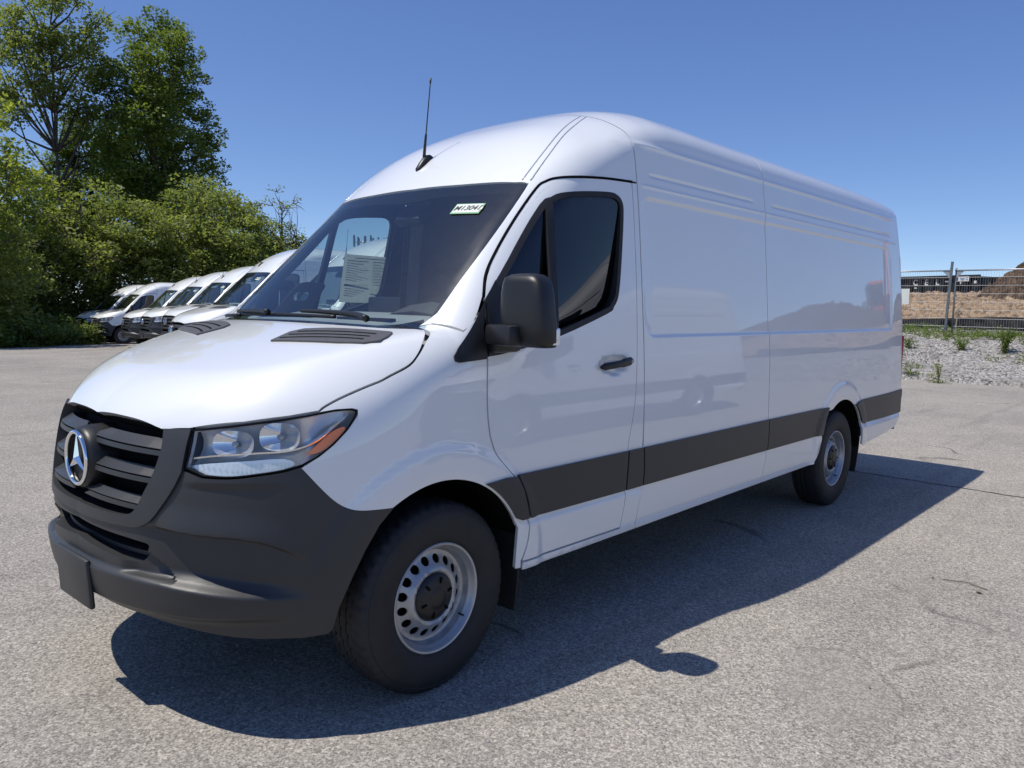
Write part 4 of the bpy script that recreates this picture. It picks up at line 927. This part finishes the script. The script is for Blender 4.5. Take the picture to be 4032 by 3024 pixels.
MAT['leaf_lime'] = leaf_mat('fresh_leaves', (.150, .190, .036), (.255, .300, .060), (.360, .395, .098), .5)
MAT['leaf_weed'] = leaf_mat('weed_leaves', (.10, .15, .03), (.17, .23, .05), (.26, .30, .09))
MAT['bark'] = simple('bark', (.075, .062, .050), .9, var=.35, nscale=8, bump=.8, bscale=30)
MAT['straw'] = simple('dry_stalk', (.30, .25, .14), .8, var=.25, nscale=20)
def quads(C, U, W):
    n = len(C); V = np.stack([C - U, C + W, C + U, C - W], 1).reshape(-1, 3); return V
def leaf_obj(name, C, size, rs, mat, parent=None, up=.35, aspect=.55, lvar=None):
    n = len(C); a = rs.normal(size=(n, 3)); a /= np.linalg.norm(a, axis=1)[:, None]; nrm = rs.normal(size=(n, 3)); nrm[:, 2] = np.abs(nrm[:, 2]) + up; nrm /= np.linalg.norm(nrm, axis=1)[:, None]
    U = np.cross(a, nrm); U /= np.linalg.norm(U, axis=1)[:, None] + 1e-9; W = np.cross(nrm, U); s = (size * rs.uniform(.65, 1.35, n))[:, None] * .5
    V = quads(C, U * s, W * s * aspect); V[1::4] -= nrm * s * .25; V[3::4] -= nrm * s * .25
    me = bpy.data.meshes.new(name); me.vertices.add(4 * n); me.vertices.foreach_set('co', V.ravel().astype(np.float32))
    me.loops.add(4 * n); me.loops.foreach_set('vertex_index', np.arange(4 * n, dtype=np.int32)); me.polygons.add(n); me.polygons.foreach_set('loop_start', np.arange(0, 4 * n, 4, dtype=np.int32))
    lv = np.clip(rs.normal(.5, .2, n) + (0 if lvar is None else lvar), 0, 1); at = me.attributes.new('lv', 'FLOAT', 'POINT'); at.data.foreach_set('value', np.repeat(lv, 4).astype(np.float32))
    me.materials.append(MAT[mat]); me.update(calc_edges=True); me.validate()
    return link(bpy.data.objects.new(name, me), parent)
def weed_patch(name, mat, n, place, size, rs, h):
    C = []
    for i in range(n):
        x, y, k = place(); z = float(bank_z(np.array(x), np.array(y))); t = rs.random(14); C.append(np.stack([x + rs.normal(0, .05, 14) * (.5 + t), y + rs.normal(0, .05, 14) * (.5 + t), z + t * h * k], 1))
    return leaf_obj(name, np.concatenate(C), size, rs, mat, None, .1, .35)
rs = np.random.RandomState(2)
def pw1():
    x = 21.3 + rs.rand() * 2.6; y = rs.uniform(-2, 5.2); k = .5 + .8 * max(0, math.sin(y * 1.7 + 2.2)) ** 2 * (.4 + .6 * rs.rand()); return x, y, k
o = weed_patch('low_weeds', 'leaf_weed', 520, pw1, .075, rs, .28); tag(o, 'low green weeds growing along the foot of the wire fence', kind='stuff')
def pw2():
    while True:
        x = 18.6 + rs.rand() * 3.2; y = rs.uniform(-1.5, 4.2)
        if math.sin(x * 1.9 + 1) * math.sin(y * 2.3 + .4) > .35: return x, y, .5 + .5 * rs.rand()
o = weed_patch('scattered_weeds', 'leaf_weed', 60, pw2, .06, rs, .14); tag(o, 'small weeds sprouting between the bank stones', kind='stuff')
def weed_plant(label, x, y, h, n, spread, mat, dry=False, seed=0):
    r = np.random.RandomState(seed); z = float(bank_z(np.array(x), np.array(y))); t = thing('weed', label, 'weed', (x, y, z), 0, 'single weeds on the gravel bank'); C = []
    for i in range(n):
        a = r.uniform(0, 6.28); s = spread * r.uniform(.3, 1); hh = h * r.uniform(.6, 1.05); p = [(s * math.cos(a) * q ** 1.5, s * math.sin(a) * q ** 1.5, hh * q) for q in (0, .35, .7, 1)]
        m = MB(); m.tube(p, [.008, .006, .005, .002], 4); m.build('stalk', 'straw' if dry else 'leaf_weed', t)
        for q in np.linspace(.1, 1, 14): C.append((s * math.cos(a) * q ** 1.5 + r.normal(0, .03), s * math.sin(a) * q ** 1.5 + r.normal(0, .03), hh * q))
    if dry: C = C[::3] + [(r.normal(0, .10), r.normal(0, .14), .04 + .05 * r.rand()) for _ in range(40)] + [(r.normal(-.02, .05), .10 + r.normal(0, .05), .10 + .22 * r.rand()) for _ in range(40)]
    leaf_obj('leaves', np.repeat(np.array(C), 2, 0) + r.normal(0, .02, (2 * len(C), 3)), .055, r, mat, t, .1, .38); return t
weed_plant('tall dry weed with a leafy base at the asphalt edge', 17.55, 1.50, .66, 9, .10, 'leaf_weed', True, 1)
weed_plant('thin dry weed stalk just behind the rear of the van', 18.1, 2.25, .42, 4, .10, 'leaf_weed', True, 2)
weed_plant('dense leafy green weed bush in the middle of the bank', 20.6, .80, .66, 26, .30, 'leaf_weed', False, 3)
weed_plant('medium green weed clump below the fence post', 20.6, 1.75, .32, 16, .30, 'leaf_weed', False, 4)
weed_plant('small green weed tuft near the right edge of the bank', 20.3, -.35, .26, 8, .16, 'leaf_weed', False, 5)
weed_plant('small green weed tuft beside the rear of the van', 20.2, 2.9, .26, 8, .15, 'leaf_weed', False, 6)

# ------------------------------------------------------------------ wire fence
MAT['galv'] = simple('galvanised_steel', (.42, .44, .45), .45, .55, var=.12, nscale=9)
MAT['postgrey'] = simple('grey_fence_post', (.17, .19, .20), .5, .4, var=.15, nscale=9)
def fence_panel(a, b, za, zb, label):
    t = thing('wire_fence', label, 'fence', (a[0], a[1], 0), 0, 'wire fence panels on the bank'); d = Vector((b[0] - a[0], b[1] - a[1], 0)); L = d.length; d /= L
    def pt(s, z, o=0.0): return (d.x * s - d.y * o, d.y * s + d.x * o, za + (zb - za) * s / L + z)
    for z, nm in ((1.90, 'top_rail'), (.10, 'bottom_rail')):
        m = MB(); m.tube([pt(0, z), pt(L, z)], .021, 8); m.build(nm, 'galv', t, True)
    for s in (0.03, L - .03):
        m = MB(); m.tube([pt(s, -.10), pt(s, 1.97)], .022, 8); m.build('upright', 'postgrey', t, True)
        sg = 1 if s < 1 else -1
        m = MB(); m.add([pt(s, 1.89, .004), pt(s + sg * .22, 1.89, .004), pt(s, 1.68, .004), pt(s, 1.89, -.004), pt(s + sg * .22, 1.89, -.004), pt(s, 1.68, -.004)], [(0, 1, 2), (5, 4, 3), (0, 3, 4, 1), (1, 4, 5, 2), (2, 5, 3, 0)]); m.build('corner_plate', 'galv', t)
    m = MB(); s = .08
    while s < L - .05:
        m.tube([pt(s, .10), pt(s, 1.90)], .0028, 3, False); s += .066
    w = m.build('wire_mesh', 'galv', t); w['kind'] = 'stuff'
    for k in range(7):
        z = .36 + .225 * k; m = MB(); m.tube([pt(0, z, .004), pt(L, z, .004)], .0048, 4, False); m.build('cross_wire', 'galv', t)
    return t
fz = .86
P0, P1, P2, P3 = (23.25, 6.20), (22.60, 2.58), (22.05, -.20), (21.6, -3.2)
fence_panel(P1, P0, fz, fz, 'wire fence panel running behind the rear of the van')
fence_panel((P1[0] - .02, P1[1] - .09), P2, fz, fz, 'wire fence panel right of the fence post')
fence_panel((P2[0] - .02, P2[1] - .09), P3, fz, fz - .05, 'wire fence panel beyond the right edge, its post just out of view')
fp = thing('fence_post', 'grey steel fence post leaning between two wire panels', 'post', (22.48, 2.55, fz - .16))
m = MB(); m.loft([[(x - .025 + .0 * h, y - .03 + .07 * (1 - h / 2.4), h) for x, y in ((0, 0), (.05, 0), (.05, .06), (0, .06))] for h in (-.1, 2.30)]); m.build('channel', 'postgrey', fp)
m = MB(); m.rbox((.02, .10, 1.75), (.09, .10, .035), .008); m.build('clamp', 'galv', fp, True, 40)
m = MB(); m.rbox((.02, .10, .45), (.09, .12, .035), .008); m.build('clamp', 'galv', fp, True, 40)
m = MB(); m.rbox((.0, .16, -.06), (.34, .16, .05), .015); m.build('foot', 'galv', fp, True, 40)
sgn = mesh_obj('fence_sign', [(22.70, 3.66, fz + .95), (22.76, 3.96, fz + .95), (22.76, 3.96, fz + 1.40), (22.70, 3.66, fz + 1.40)], [(0, 1, 2, 3)], 'paper'); so_ = sgn.modifiers.new('thick', 'SOLIDIFY'); so_.thickness = .006; tag(sgn, 'small white sign on the fence at the edge of the van', 'sign')

# ------------------------------------------------------------------ building site behind the fence
def turb(x, y, s, seed):
    r = np.random.RandomState(seed); z = 0
    for o_ in range(5):
        a, b, c_, d_ = r.uniform(0, 6.28, 4); f = s * 1.9 ** o_; z = z + (np.sin(x * f + a + 1.7 * np.sin(y * f * .7 + b)) * np.sin(y * f * 1.1 + c_ + 1.3 * np.sin(x * f * .8 + d_))) / 1.75 ** o_
    return z
def lumps(x, y, seed): return np.abs(turb(x, y, 1.9, seed)) * .12 + np.abs(turb(x, y, 5.5, seed + 1)) * .11 + np.abs(turb(x, y, 11., seed + 2)) * .06
db = grid_obj('dirt_bank', np.concatenate([np.arange(27.4, 33, .11), np.arange(33, 60, 1.0)]), np.concatenate([np.arange(-40, -6, .8), np.arange(-6, 12, .11), np.arange(12, 40, .8)]), lambda x, y: 1.15 + .85 * ss(27.4, 30.0, x) + .30 * ss(30, 34, x) + lumps(x, y, 3) * ss(27.3, 28.2, x) * .8 - 1.2 * ss(35, 58, x), 'dirt'); tag(db, kind='structure')
def mound(name, label, cx, cy, rx, ry, h, z0, mat, seed):
    u = np.linspace(-1.2, 1.2, 190); X, Y = np.meshgrid(u, u, indexing='ij'); r = np.hypot(X, Y); Z = h * np.maximum(1 - r ** 1.25, -.25) + lumps(X * rx + 9, Y * ry, seed) * 1.3 * (r < 1.1)
    V = np.stack([cx + X * rx, cy + Y * ry, z0 + Z], -1).reshape(-1, 3); n = len(u); I = np.arange(n * n).reshape(n, n); Fq = np.stack([I[:-1, :-1], I[1:, :-1], I[1:, 1:], I[:-1, 1:]], -1).reshape(-1, 4)
    o = mesh_obj(name, V, Fq, mat, None, True); return tag(o, label, 'mound', None)
mound('soil_mound', 'big dark brown topsoil mound at the right edge behind the fence', 33.5, -1.55, 5.2, 6.3, 3.9, 1.6, 'soil', 11)
mound('soil_mound', 'low rust brown earth heap out of view right, reflected in the van', 34.5, -12.5, 5, 7, 2.2, 1.4, 'soil', 17)
# silt fence
MAT['silt'] = simple('black_silt_cloth', (.010, .010, .011), .6, spec=.12, bump=.5, bscale=14)
N = NT('timber'); N.link(N.ramp(N.noise(N.coord(), 6, 3), [(.3, (.22, .17, .11)), (.7, (.36, .29, .20))]), N.b.inputs['Base Color']); N.b.inputs['Roughness'].default_value = .85; MAT['timber'] = N.m
t = thing('silt_fence', 'low black silt cloth barrier at the foot of the dirt bank', 'barrier', (26.6, 0, .9))
R = []
ysr = np.arange(-12, 14, .14)
def sfold(y, h): return .06 * math.sin(y * 2.3 + h * 3) + .05 * math.sin(y * 6.1 - h * 4) + .03 * math.sin(y * 13 + h * 9)
V = []; Fq = []; hs_ = np.linspace(0, 1, 8)
for i, y in enumerate(ysr):
    top = .40 + .07 * math.sin(y * .9) - .14 * max(0, math.sin(y * .8 + 2.0)) ** 4
    for h in hs_: V.append((-.25 + .30 * h + sfold(y, h), y, .12 + top * h))
    if i:
        for j in range(7): a = (i - 1) * 8 + j; b = i * 8 + j; Fq.append((a, b, b + 1, a + 1))
o = mesh_obj('cloth', V, Fq, 'silt', t, True); sm = o.modifiers.new('thick', 'SOLIDIFY'); sm.thickness = .01
for y in np.arange(-11.2, 13, 2.4):
    m = MB(); m.rbox((-.30, y, .42), (.045, .045, .85), .004, Matrix.Rotation(.06, 3, 'X')); m.build('stake', 'timber', t)
# roll-off container
MAT['container'] = simple('black_container_steel', (.022, .026, .028), .5, .1, var=.3, nscale=1.2, bump=.2, bscale=20)
MAT['contrim'] = simple('dark_steel_rib', (.012, .013, .014), .55, var=.2)
MAT['white'] = simple('white_stencil_paint', (.70, .71, .70), .6, var=.1, nscale=5)
cx0 = Vector((42.08, 11.24)); cx1 = Vector((39.19, 5.30))
dd = (cx1 - cx0); Lc = dd.length; dd /= Lc; rz = math.atan2(dd.y, dd.x)
zc0, zc1 = 1.25, 3.36
cont = thing('skip_container', 'long black open-top waste container with white letters beyond the dirt bank', 'container', (cx0.x, cx0.y, zc0), rz); Hc = zc1 - zc0; Wc = 2.3
m = MB(); m.box(0, Lc, 0, .06, 0, Hc); m.box(0, Lc, Wc - .06, Wc, 0, Hc); m.box(0, .06, .06, Wc - .06, 0, Hc); m.box(Lc - .06, Lc, .06, Wc - .06, 0, Hc - .05); m.box(.06, Lc - .06, .06, Wc - .06, 0, .1); m.build('shell', 'container', cont)
m = MB(); m.box(-.05, Lc + .05, -.09, .0, Hc - .14, Hc + .02); m.build('top_rail', 'contrim', cont)
for k in range(11):
    x = Lc - .54 - .627 * (k - 0.0)
    if x < .1: continue
    m = MB(); m.loft([[(x - .10, -.002, z), (x - .06, -.12, z), (x + .06, -.12, z), (x + .10, -.002, z)] for z in (0, Hc - .14)]); m.build('side_rib', 'contrim', cont)
m = MB(); m.box(-.05, Lc + .05, -.10, -.0, .55, .63); m.build('mid_rail', 'contrim', cont)
for k in range(4):
    x = Lc; m = MB(); m.box(x, x + .07, .2 + k * .6, .3 + k * .6, 0, Hc - .06); m.build('end_rib', 'contrim', cont)
def text_mesh(body, size, name, mat, parent, M, shear=0, bold=0.0):
    cu = bpy.data.curves.new(name, 'FONT'); cu.body = body; cu.size = size; cu.align_x = 'CENTER'; cu.align_y = 'CENTER'; cu.offset = bold; cu.shear = shear; cu.extrude = .004
    o = bpy.data.objects.new(name, cu); COL.objects.link(o); bpy.context.view_layer.update(); me = bpy.data.meshes.new_from_object(o); bpy.data.objects.remove(o); me.transform(M); me.materials.clear(); me.materials.append(MAT[mat]); return link(bpy.data.objects.new(name, me), parent)
TM = Matrix(((1, 0, 0, 0), (0, 0, -1, 0), (0, 1, 0, 0), (0, 0, 0, 1)))
for ch, s_ in (('C', 7.56), ('E', 8.19), ('L', 8.81), ('T', 10.06)):
    text_mesh(ch, .40, 'letter', 'white', cont, Matrix.Translation((s_ - 4.4, -.012, 3.06 - zc0)) @ TM, 0, .012)
m = MB(); m.box(7.50 - 4.4, 7.66 - 4.4, -.012, -.004, 2.78 - zc0, 2.83 - zc0); m.build('small_marking', 'white', cont)
m = MB(); m.box(10.85 - 4.4, 10.97 - 4.4, -.16, -.13, 2.98 - zc0, 3.10 - zc0); m.build('white_tag', 'white', cont)
sg_ = thing('banner_sign', 'white banner with a blue square above the container letter T', 'sign', (cx0.x, cx0.y, zc0), rz)
m = MB(); m.box(9.90 - 4.4, 10.62 - 4.4, -.20, -.17, 3.08 - zc0, 3.30 - zc0); m.build('board', 'white', sg_)
m = MB(); m.box(9.93 - 4.4, 10.07 - 4.4, -.206, -.203, 3.11 - zc0, 3.27 - zc0); m.build('blue_square', 'blueink', sg_)
MAT['skyink'] = simple('light_blue_print', (.10, .22, .42), .6)
for a, b, z in ((10.18, 10.40, 3.19), (10.20, 10.38, 3.13), (10.47, 10.56, 3.23), (10.47, 10.56, 3.14)):
    m = MB(); m.box(a - 4.4, b - 4.4, -.206, -.203, z - zc0, z + .035 - zc0); m.build('print_line', 'skyink', sg_)

# ------------------------------------------------------------------ orange excavator, out of the frame at right (its reflection shows in the van's side)
MAT['orange'] = simple('orange_paint', (.62, .12, .03), .4, 0, .4, var=.08)
ex_ = thing('excavator', "orange tracked excavator beyond the bank, seen only reflected in the van's side", 'excavator', (36.0, -9.5, 1.5), math.radians(155))
for s_ in (-1, 1):
    m = MB(); pr_ = [(1.7 * math.cos(q) * 1.0 + .35 * math.copysign(1, math.cos(q)), .45 + .43 * math.sin(q)) for q in [2 * math.pi * k / 24 for k in range(24)]]; m.loft([[(x, s_ * 1.0, z) for x, z in pr_], [(x, s_ * 1.5, z) for x, z in pr_]]); m.build('track', 'rubber', ex_)
m = MB(); m.lathe([(.85, .9), (1.15, .9)], (0, 0, 0), 'Z', 24, True); m.build('turntable', 'black', ex_)
m = MB(); m.rbox((-.7, 0, 1.75), (3.0, 2.5, 1.15), .12); m.build('engine_body', 'orange', ex_, True, 40)
m = MB(); m.rbox((-2.0, 0, 1.7), (.7, 2.5, 1.0), .25); m.build('counterweight', 'orange', ex_, True, 40)
cb_ = MB(); cb_.rbox((.65, .78, 2.15), (1.35, .95, 1.75), .10); cab_ = cb_.build('cab', 'orange', ex_, True, 40)
m = MB(); m.rbox((.75, .80, 2.40), (1.30, 1.0, .95), .06); m.build('cab_window', 'black', cab_, True, 40)
def beam(pts, w, h0, h1, nm, mat):
    R_ = []
    for i, (x, z) in enumerate(pts):
        a = Vector(pts[min(i + 1, len(pts) - 1)]) - Vector(pts[max(i - 1, 0)]); a.normalize(); n = Vector((-a.y, a.x)); h = h0 + (h1 - h0) * i / (len(pts) - 1); R_.append([(x + n.x * h, -w - .1, z + n.y * h), (x + n.x * h, w - .1, z + n.y * h), (x - n.x * h, w - .1, z - n.y * h), (x - n.x * h, -w - .1, z - n.y * h)])
    m = MB(); m.loft(R_); return m.build(nm, mat, ex_)
beam([(.6, 1.6), (1.8, 3.2), (3.0, 4.3), (4.6, 4.7)], .22, .30, .24, 'boom', 'orange')
beam([(4.2, 5.1), (4.8, 4.5), (5.3, 3.1), (5.6, 1.9)], .18, .24, .16, 'dipper_arm', 'orange')
m = MB(); m.tube([(1.2, -.1, 1.5), (2.6, -.1, 3.6)], .09, 10); m.build('lift_cylinder', 'steel', ex_, True)
m = MB(); m.tube([(2.6, -.1, 4.4), (4.3, -.1, 5.2)], .08, 10); m.build('arm_cylinder', 'steel', ex_, True)
m = MB(); m.loft([[(5.7, y, 1.9), (5.9, y, 1.2), (5.5, y, .75), (4.9, y, .85), (4.9, y, 1.0), (5.45, y, 1.0), (5.6, y, 1.4)] for y in (-.6, .4)]); m.build('bucket', 'black', ex_)

# ------------------------------------------------------------------ radio masts
for i, (az, dist, zt_, wd, lab) in enumerate(((52.58, 160, 1.55 + .079 * 160, 1.9, 'distant antenna mast with a wide ring of panels, left of the two'), (51.2, 170, 1.55 + .0775 * 170, 1.1, 'distant antenna mast with a narrow ring of panels, right of the two'))):
    a = math.radians(az); t = thing('antenna_mast', lab, 'mast', (-2.1 + dist * math.cos(a), -3.21 + dist * math.sin(a), -2), 0, 'distant antenna masts')
    m = MB(); m.tube([(0, 0, 0), (0, 0, zt_ + 1.2)], [.5, .28], 10); m.build('pole', 'galv', t, True)
    for k in range(9):
        q = 2 * math.pi * k / 9; m = MB(); m.rbox((wd * math.cos(q), wd * math.sin(q), zt_ + 2 - .9 + .25 * math.sin(k * 2.1)), (.28, .28, 2.0), .04); m.build('antenna_panel', 'postgrey', t)
        m = MB(); m.tube([(0, 0, zt_ + 1.0), (wd * math.cos(q), wd * math.sin(q), zt_ + 1.0)], .07, 5); m.build('arm', 'galv', t)

# ------------------------------------------------------------------ trees and shrubs
def make_tree(name, seed, H, trunk_r, blobs, nclump, nleaf, leaf, mat, lean=(0, 0), fork=.45, crad=.75, bare=0.0, limbs=14, stem_n=1):
    """blobs: ellipsoids (x, y, z, rx, ry, rz) that the crown fills; returns (trunk mesh, crown mesh) as a template"""
    r = np.random.RandomState(seed); m = MB(); ends = []
    for st in range(stem_n):
        ox, oy = (r.normal(0, .35), r.normal(0, .35)) if stem_n > 1 else (0, 0); n = 9; base = np.array([ox, oy, -.3]); pts = []
        for k in range(n):
            t = k / (n - 1); pts.append((ox + lean[0] * t + .10 * H * .15 * math.sin(2.2 * t + seed) + r.normal(0, .02) * H * .15, oy + lean[1] * t + r.normal(0, .02) * H * .15, -.3 + (H * .86) * t))
        m.tube(pts, [trunk_r * (1 - .88 * (k / (n - 1)) ** .8) for k in range(n)], 8); ends.append(pts)
    vol = np.array([b[3] * b[4] * b[5] for b in blobs]); vol = vol ** .8; vol /= vol.sum(); C = []
    for i in range(nclump):
        b = blobs[r.choice(len(blobs), p=vol)]; d = r.normal(size=3); d /= np.linalg.norm(d); rad = r.uniform(.35, 1.0) ** .5; C.append([b[0] + d[0] * b[3] * rad, b[1] + d[1] * b[4] * rad, b[2] + d[2] * b[5] * rad])
    C = np.array(C); idx = r.choice(nclump, min(limbs, nclump), replace=False)
    for i in idx:
        c = C[i]; pts = ends[r.randint(len(ends))]; zs = np.array([p[2] for p in pts]); zt = max(H * .16, c[2] - r.uniform(.12, .35) * H); k = int(np.clip(np.searchsorted(zs, zt), 1, len(pts) - 1)); p0 = np.array(pts[k]); mid = p0 * .45 + c * .55 + np.array([0, 0, -.12 * np.linalg.norm(c[:2] - p0[:2])]) + r.normal(0, .12, 3)
        L = np.linalg.norm(c - p0); rr_ = min(trunk_r * .42, .02 + .022 * L); q1 = p0 * .75 + mid * .25; m.tube([tuple(p0), tuple(q1 + r.normal(0, .05, 3)), tuple(mid), tuple(mid * .45 + c * .55 + r.normal(0, .08, 3)), tuple(c)], [rr_, rr_ * .8, rr_ * .55, rr_ * .35, .012], 5)
        for s in range(3):
            e = c + r.normal(0, crad * .8, 3); m.tube([tuple(mid * .3 + c * .7), tuple((c + e) / 2 + r.normal(0, .06, 3)), tuple(e)], [.022, .014, .006], 4, False)
    L = []; lv = []
    for i, c in enumerate(C):
        n = int(nleaf * r.uniform(.5, 1.4)); d = r.normal(size=(n, 3)); d /= np.linalg.norm(d, axis=1)[:, None]; rad = crad * r.uniform(.6, 1.25) * r.uniform(.25, 1.0, n) ** .45; L.append(c + d * rad[:, None] * [1.15, 1.15, .62]); lv.append(np.full(n, r.normal(0, .16)))
    root = bpy.data.objects.new(name, None); COL.objects.link(root)
    m.build('trunk', 'bark', root, True); leaf_obj('crown', np.concatenate(L), leaf, r, mat, root, .9, .62, np.concatenate(lv)); return root
TT = {}
TT['maple'] = make_tree('maple_tree', 1, 15.2, .30, [(0, 0, 9.4, 2.7, 2.7, 4.6), (1.3, .3, 8.0, 2.2, 2.2, 3.4), (-1.4, 0, 8.0, 2.2, 2.2, 3.6), (.2, 0, 12.6, 1.7, 1.7, 2.2), (.4, -.8, 5.6, 2.4, 1.8, 1.6)], 290, 165, .165, 'leaf_dark', crad=.68, limbs=34)
TT['open'] = make_tree('open_tree', 2, 14.6, .16, [(-1.6, 0, 10.6, 1.5, 1.5, 2.4), (.9, 0, 11.6, 1.5, 1.4, 2.7), (-.3, 0, 12.8, 1.6, 1.3, 1.7), (2.0, 0, 9.0, 1.2, 1.2, 1.4), (-2.7, .2, 9.0, 1.2, 1.0, 1.0)], 165, 90, .17, 'leaf_olive', crad=.60, limbs=40)
TT['lime'] = make_tree('young_tree', 3, 8.6, .15, [(0, 0, 5.2, 2.4, 2.4, 2.9), (.8, 0, 3.2, 2.1, 2.1, 2.2), (-1.0, 0, 3.4, 2.1, 2.0, 2.4)], 115, 105, .165, 'leaf_lime', crad=.62, limbs=22, stem_n=2)
TT['shrub'] = make_tree('leafy_shrub', 4, 6.2, .09, [(0, 0, 3.4, 2.3, 2.2, 2.4), (1.3, -.3, 2.0, 1.9, 1.8, 1.9), (-1.4, -.2, 2.0, 1.9, 1.8, 1.9), (0, -.6, 1.0, 2.6, 1.6, 1.1)], 130, 100, .155, 'leaf_olive', crad=.60, limbs=20, stem_n=4)
TT['shrub2'] = make_tree('leafy_shrub', 5, 5.6, .08, [(0, 0, 2.7, 2.5, 2.2, 2.3), (1.5, 0, 3.3, 1.5, 1.6, 1.6), (-1.6, 0, 1.6, 1.9, 1.8, 1.6), (.3, -.6, .9, 2.6, 1.6, 1.0)], 125, 100, .155, 'leaf_olive', crad=.57, limbs=18, stem_n=4)
TT['sapling'] = make_tree('sapling', 6, 8.4, .07, [(0, 0, 6.2, .9, .9, 1.9), (.3, 0, 4.4, 1.1, 1.0, 1.4)], 46, 22, .13, 'leaf_olive', crad=.40, limbs=30, stem_n=3)
TT['low'] = make_tree('undergrowth_bush', 7, 1.3, .03, [(0, 0, .45, 1.3, .9, .55), (.8, 0, .35, .9, .8, .4)], 40, 110, .10, 'leaf_weed', crad=.34, limbs=6, stem_n=3)
def at(az, dist): a = math.radians(az); return -2.1 + dist * math.cos(a), -3.21 + dist * math.sin(a)
TREES = [
 ('maple', 65.7, 58, 1.36, 1.46, 20, 'tallest dense dark green maple rising above the shrubs', 'tree'),
 ('open', 71.4, 56, 1.30, 1.46, 0, 'tall thin-crowned tree with a forked trunk left of the dense maple', 'tree'),
 ('lime', 77.4, 36.5, 1.15, 1.28, 60, 'yellow-green leafy tree at the left edge of the picture', 'tree'),
 ('lime', 76.8, 43, 1.3, 1.55, 200, 'taller pale green tree cut off by the left edge', 'tree'),
 ('maple', 69.6, 64, 1.15, 1.05, 130, 'dark round tree behind the forked tree trunk', 'tree'),
 ('lime', 73.6, 48.5, 1.2, 1.15, 90, 'yellowish tree below the thin-crowned tree', 'tree'),
 ('shrub2', 71.6, 46.0, 1.30, 1.35, 10, 'tall shrub below the forked tree', 'shrub'),
 ('shrub', 69.4, 46.5, 1.30, 1.35, 200, 'rounded shrub behind the leftmost van', 'shrub'),
 ('shrub2', 67.2, 47.5, 1.30, 1.42, 120, 'wide shrub just left of the maple trunk', 'shrub'),
 ('shrub', 65.1, 47.5, 1.35, 1.36, 310, 'shrub directly below the maple', 'shrub'),
 ('shrub', 63.3, 48.0, 1.35, 1.50, 150, 'high shrub with the tallest round top, right of the maple', 'shrub'),
 ('shrub2', 61.4, 48.5, 1.35, 1.48, 250, 'loose shrub reaching the sky right of the maple', 'shrub'),
 ('shrub', 59.7, 49.0, 1.25, 1.30, 40, 'shrub behind the roofs in the middle of the van row', 'shrub'),
 ('shrub2', 58.2, 49.5, 1.2, 1.20, 170, 'last shrub at the right end of the thicket', 'shrub'),
 ('shrub', 62.0, 52, 1.3, 1.60, 75, 'taller shrub peeping over the thicket right of the maple', 'shrub'),
 ('sapling', 57.9, 48, 1.1, 1.12, 0, 'thin sapling with sparse leaves at the right end of the thicket', 'sapling'),
 ('sapling', 60.3, 49, 1.1, 1.02, 140, 'leaning sapling with ragged top above the thicket', 'sapling'),
 ('low', 75.0, 35.0, 1.2, 1.25, 0, 'undergrowth bush at the asphalt edge, far left', 'bush'),
 ('low', 73.4, 36.0, 1.2, 1.15, 80, 'undergrowth bush at the asphalt edge, second from left', 'bush'),
 ('low', 72.0, 37.2, 1.25, 1.2, 190, 'undergrowth bush at the asphalt edge, third from left', 'bush'),
 ('low', 70.9, 38.6, 1.2, 1.1, 260, 'undergrowth bush at the asphalt edge beside the leftmost van', 'bush'),
 ('shrub2', 76.4, 41.0, 1.15, 1.0, 300, 'low shrub below the yellow-green tree at the left edge', 'shrub'),
 ('shrub', 76.3, 36.0, 1.0, .95, 30, 'shrub cut off by the left edge of the picture', 'shrub'),
 ('shrub', 74.3, 45.5, 1.2, 1.2, 260, 'shadowed shrub left of the leftmost van', 'shrub'),
]
used = set()
for (k, az, dist, sx, sz, rot, lab, cat) in TREES:
    x, y = at(az, dist); o = TT[k] if k not in used else copy_tree(TT[k]); used.add(k)
    o.location = (x, y, float(gz(x, y))); o.scale = (sx, sx, sz); o.rotation_euler = (0, 0, math.radians(rot)); tag(o, lab, cat, 'trees and shrubs along the far edge of the lot')
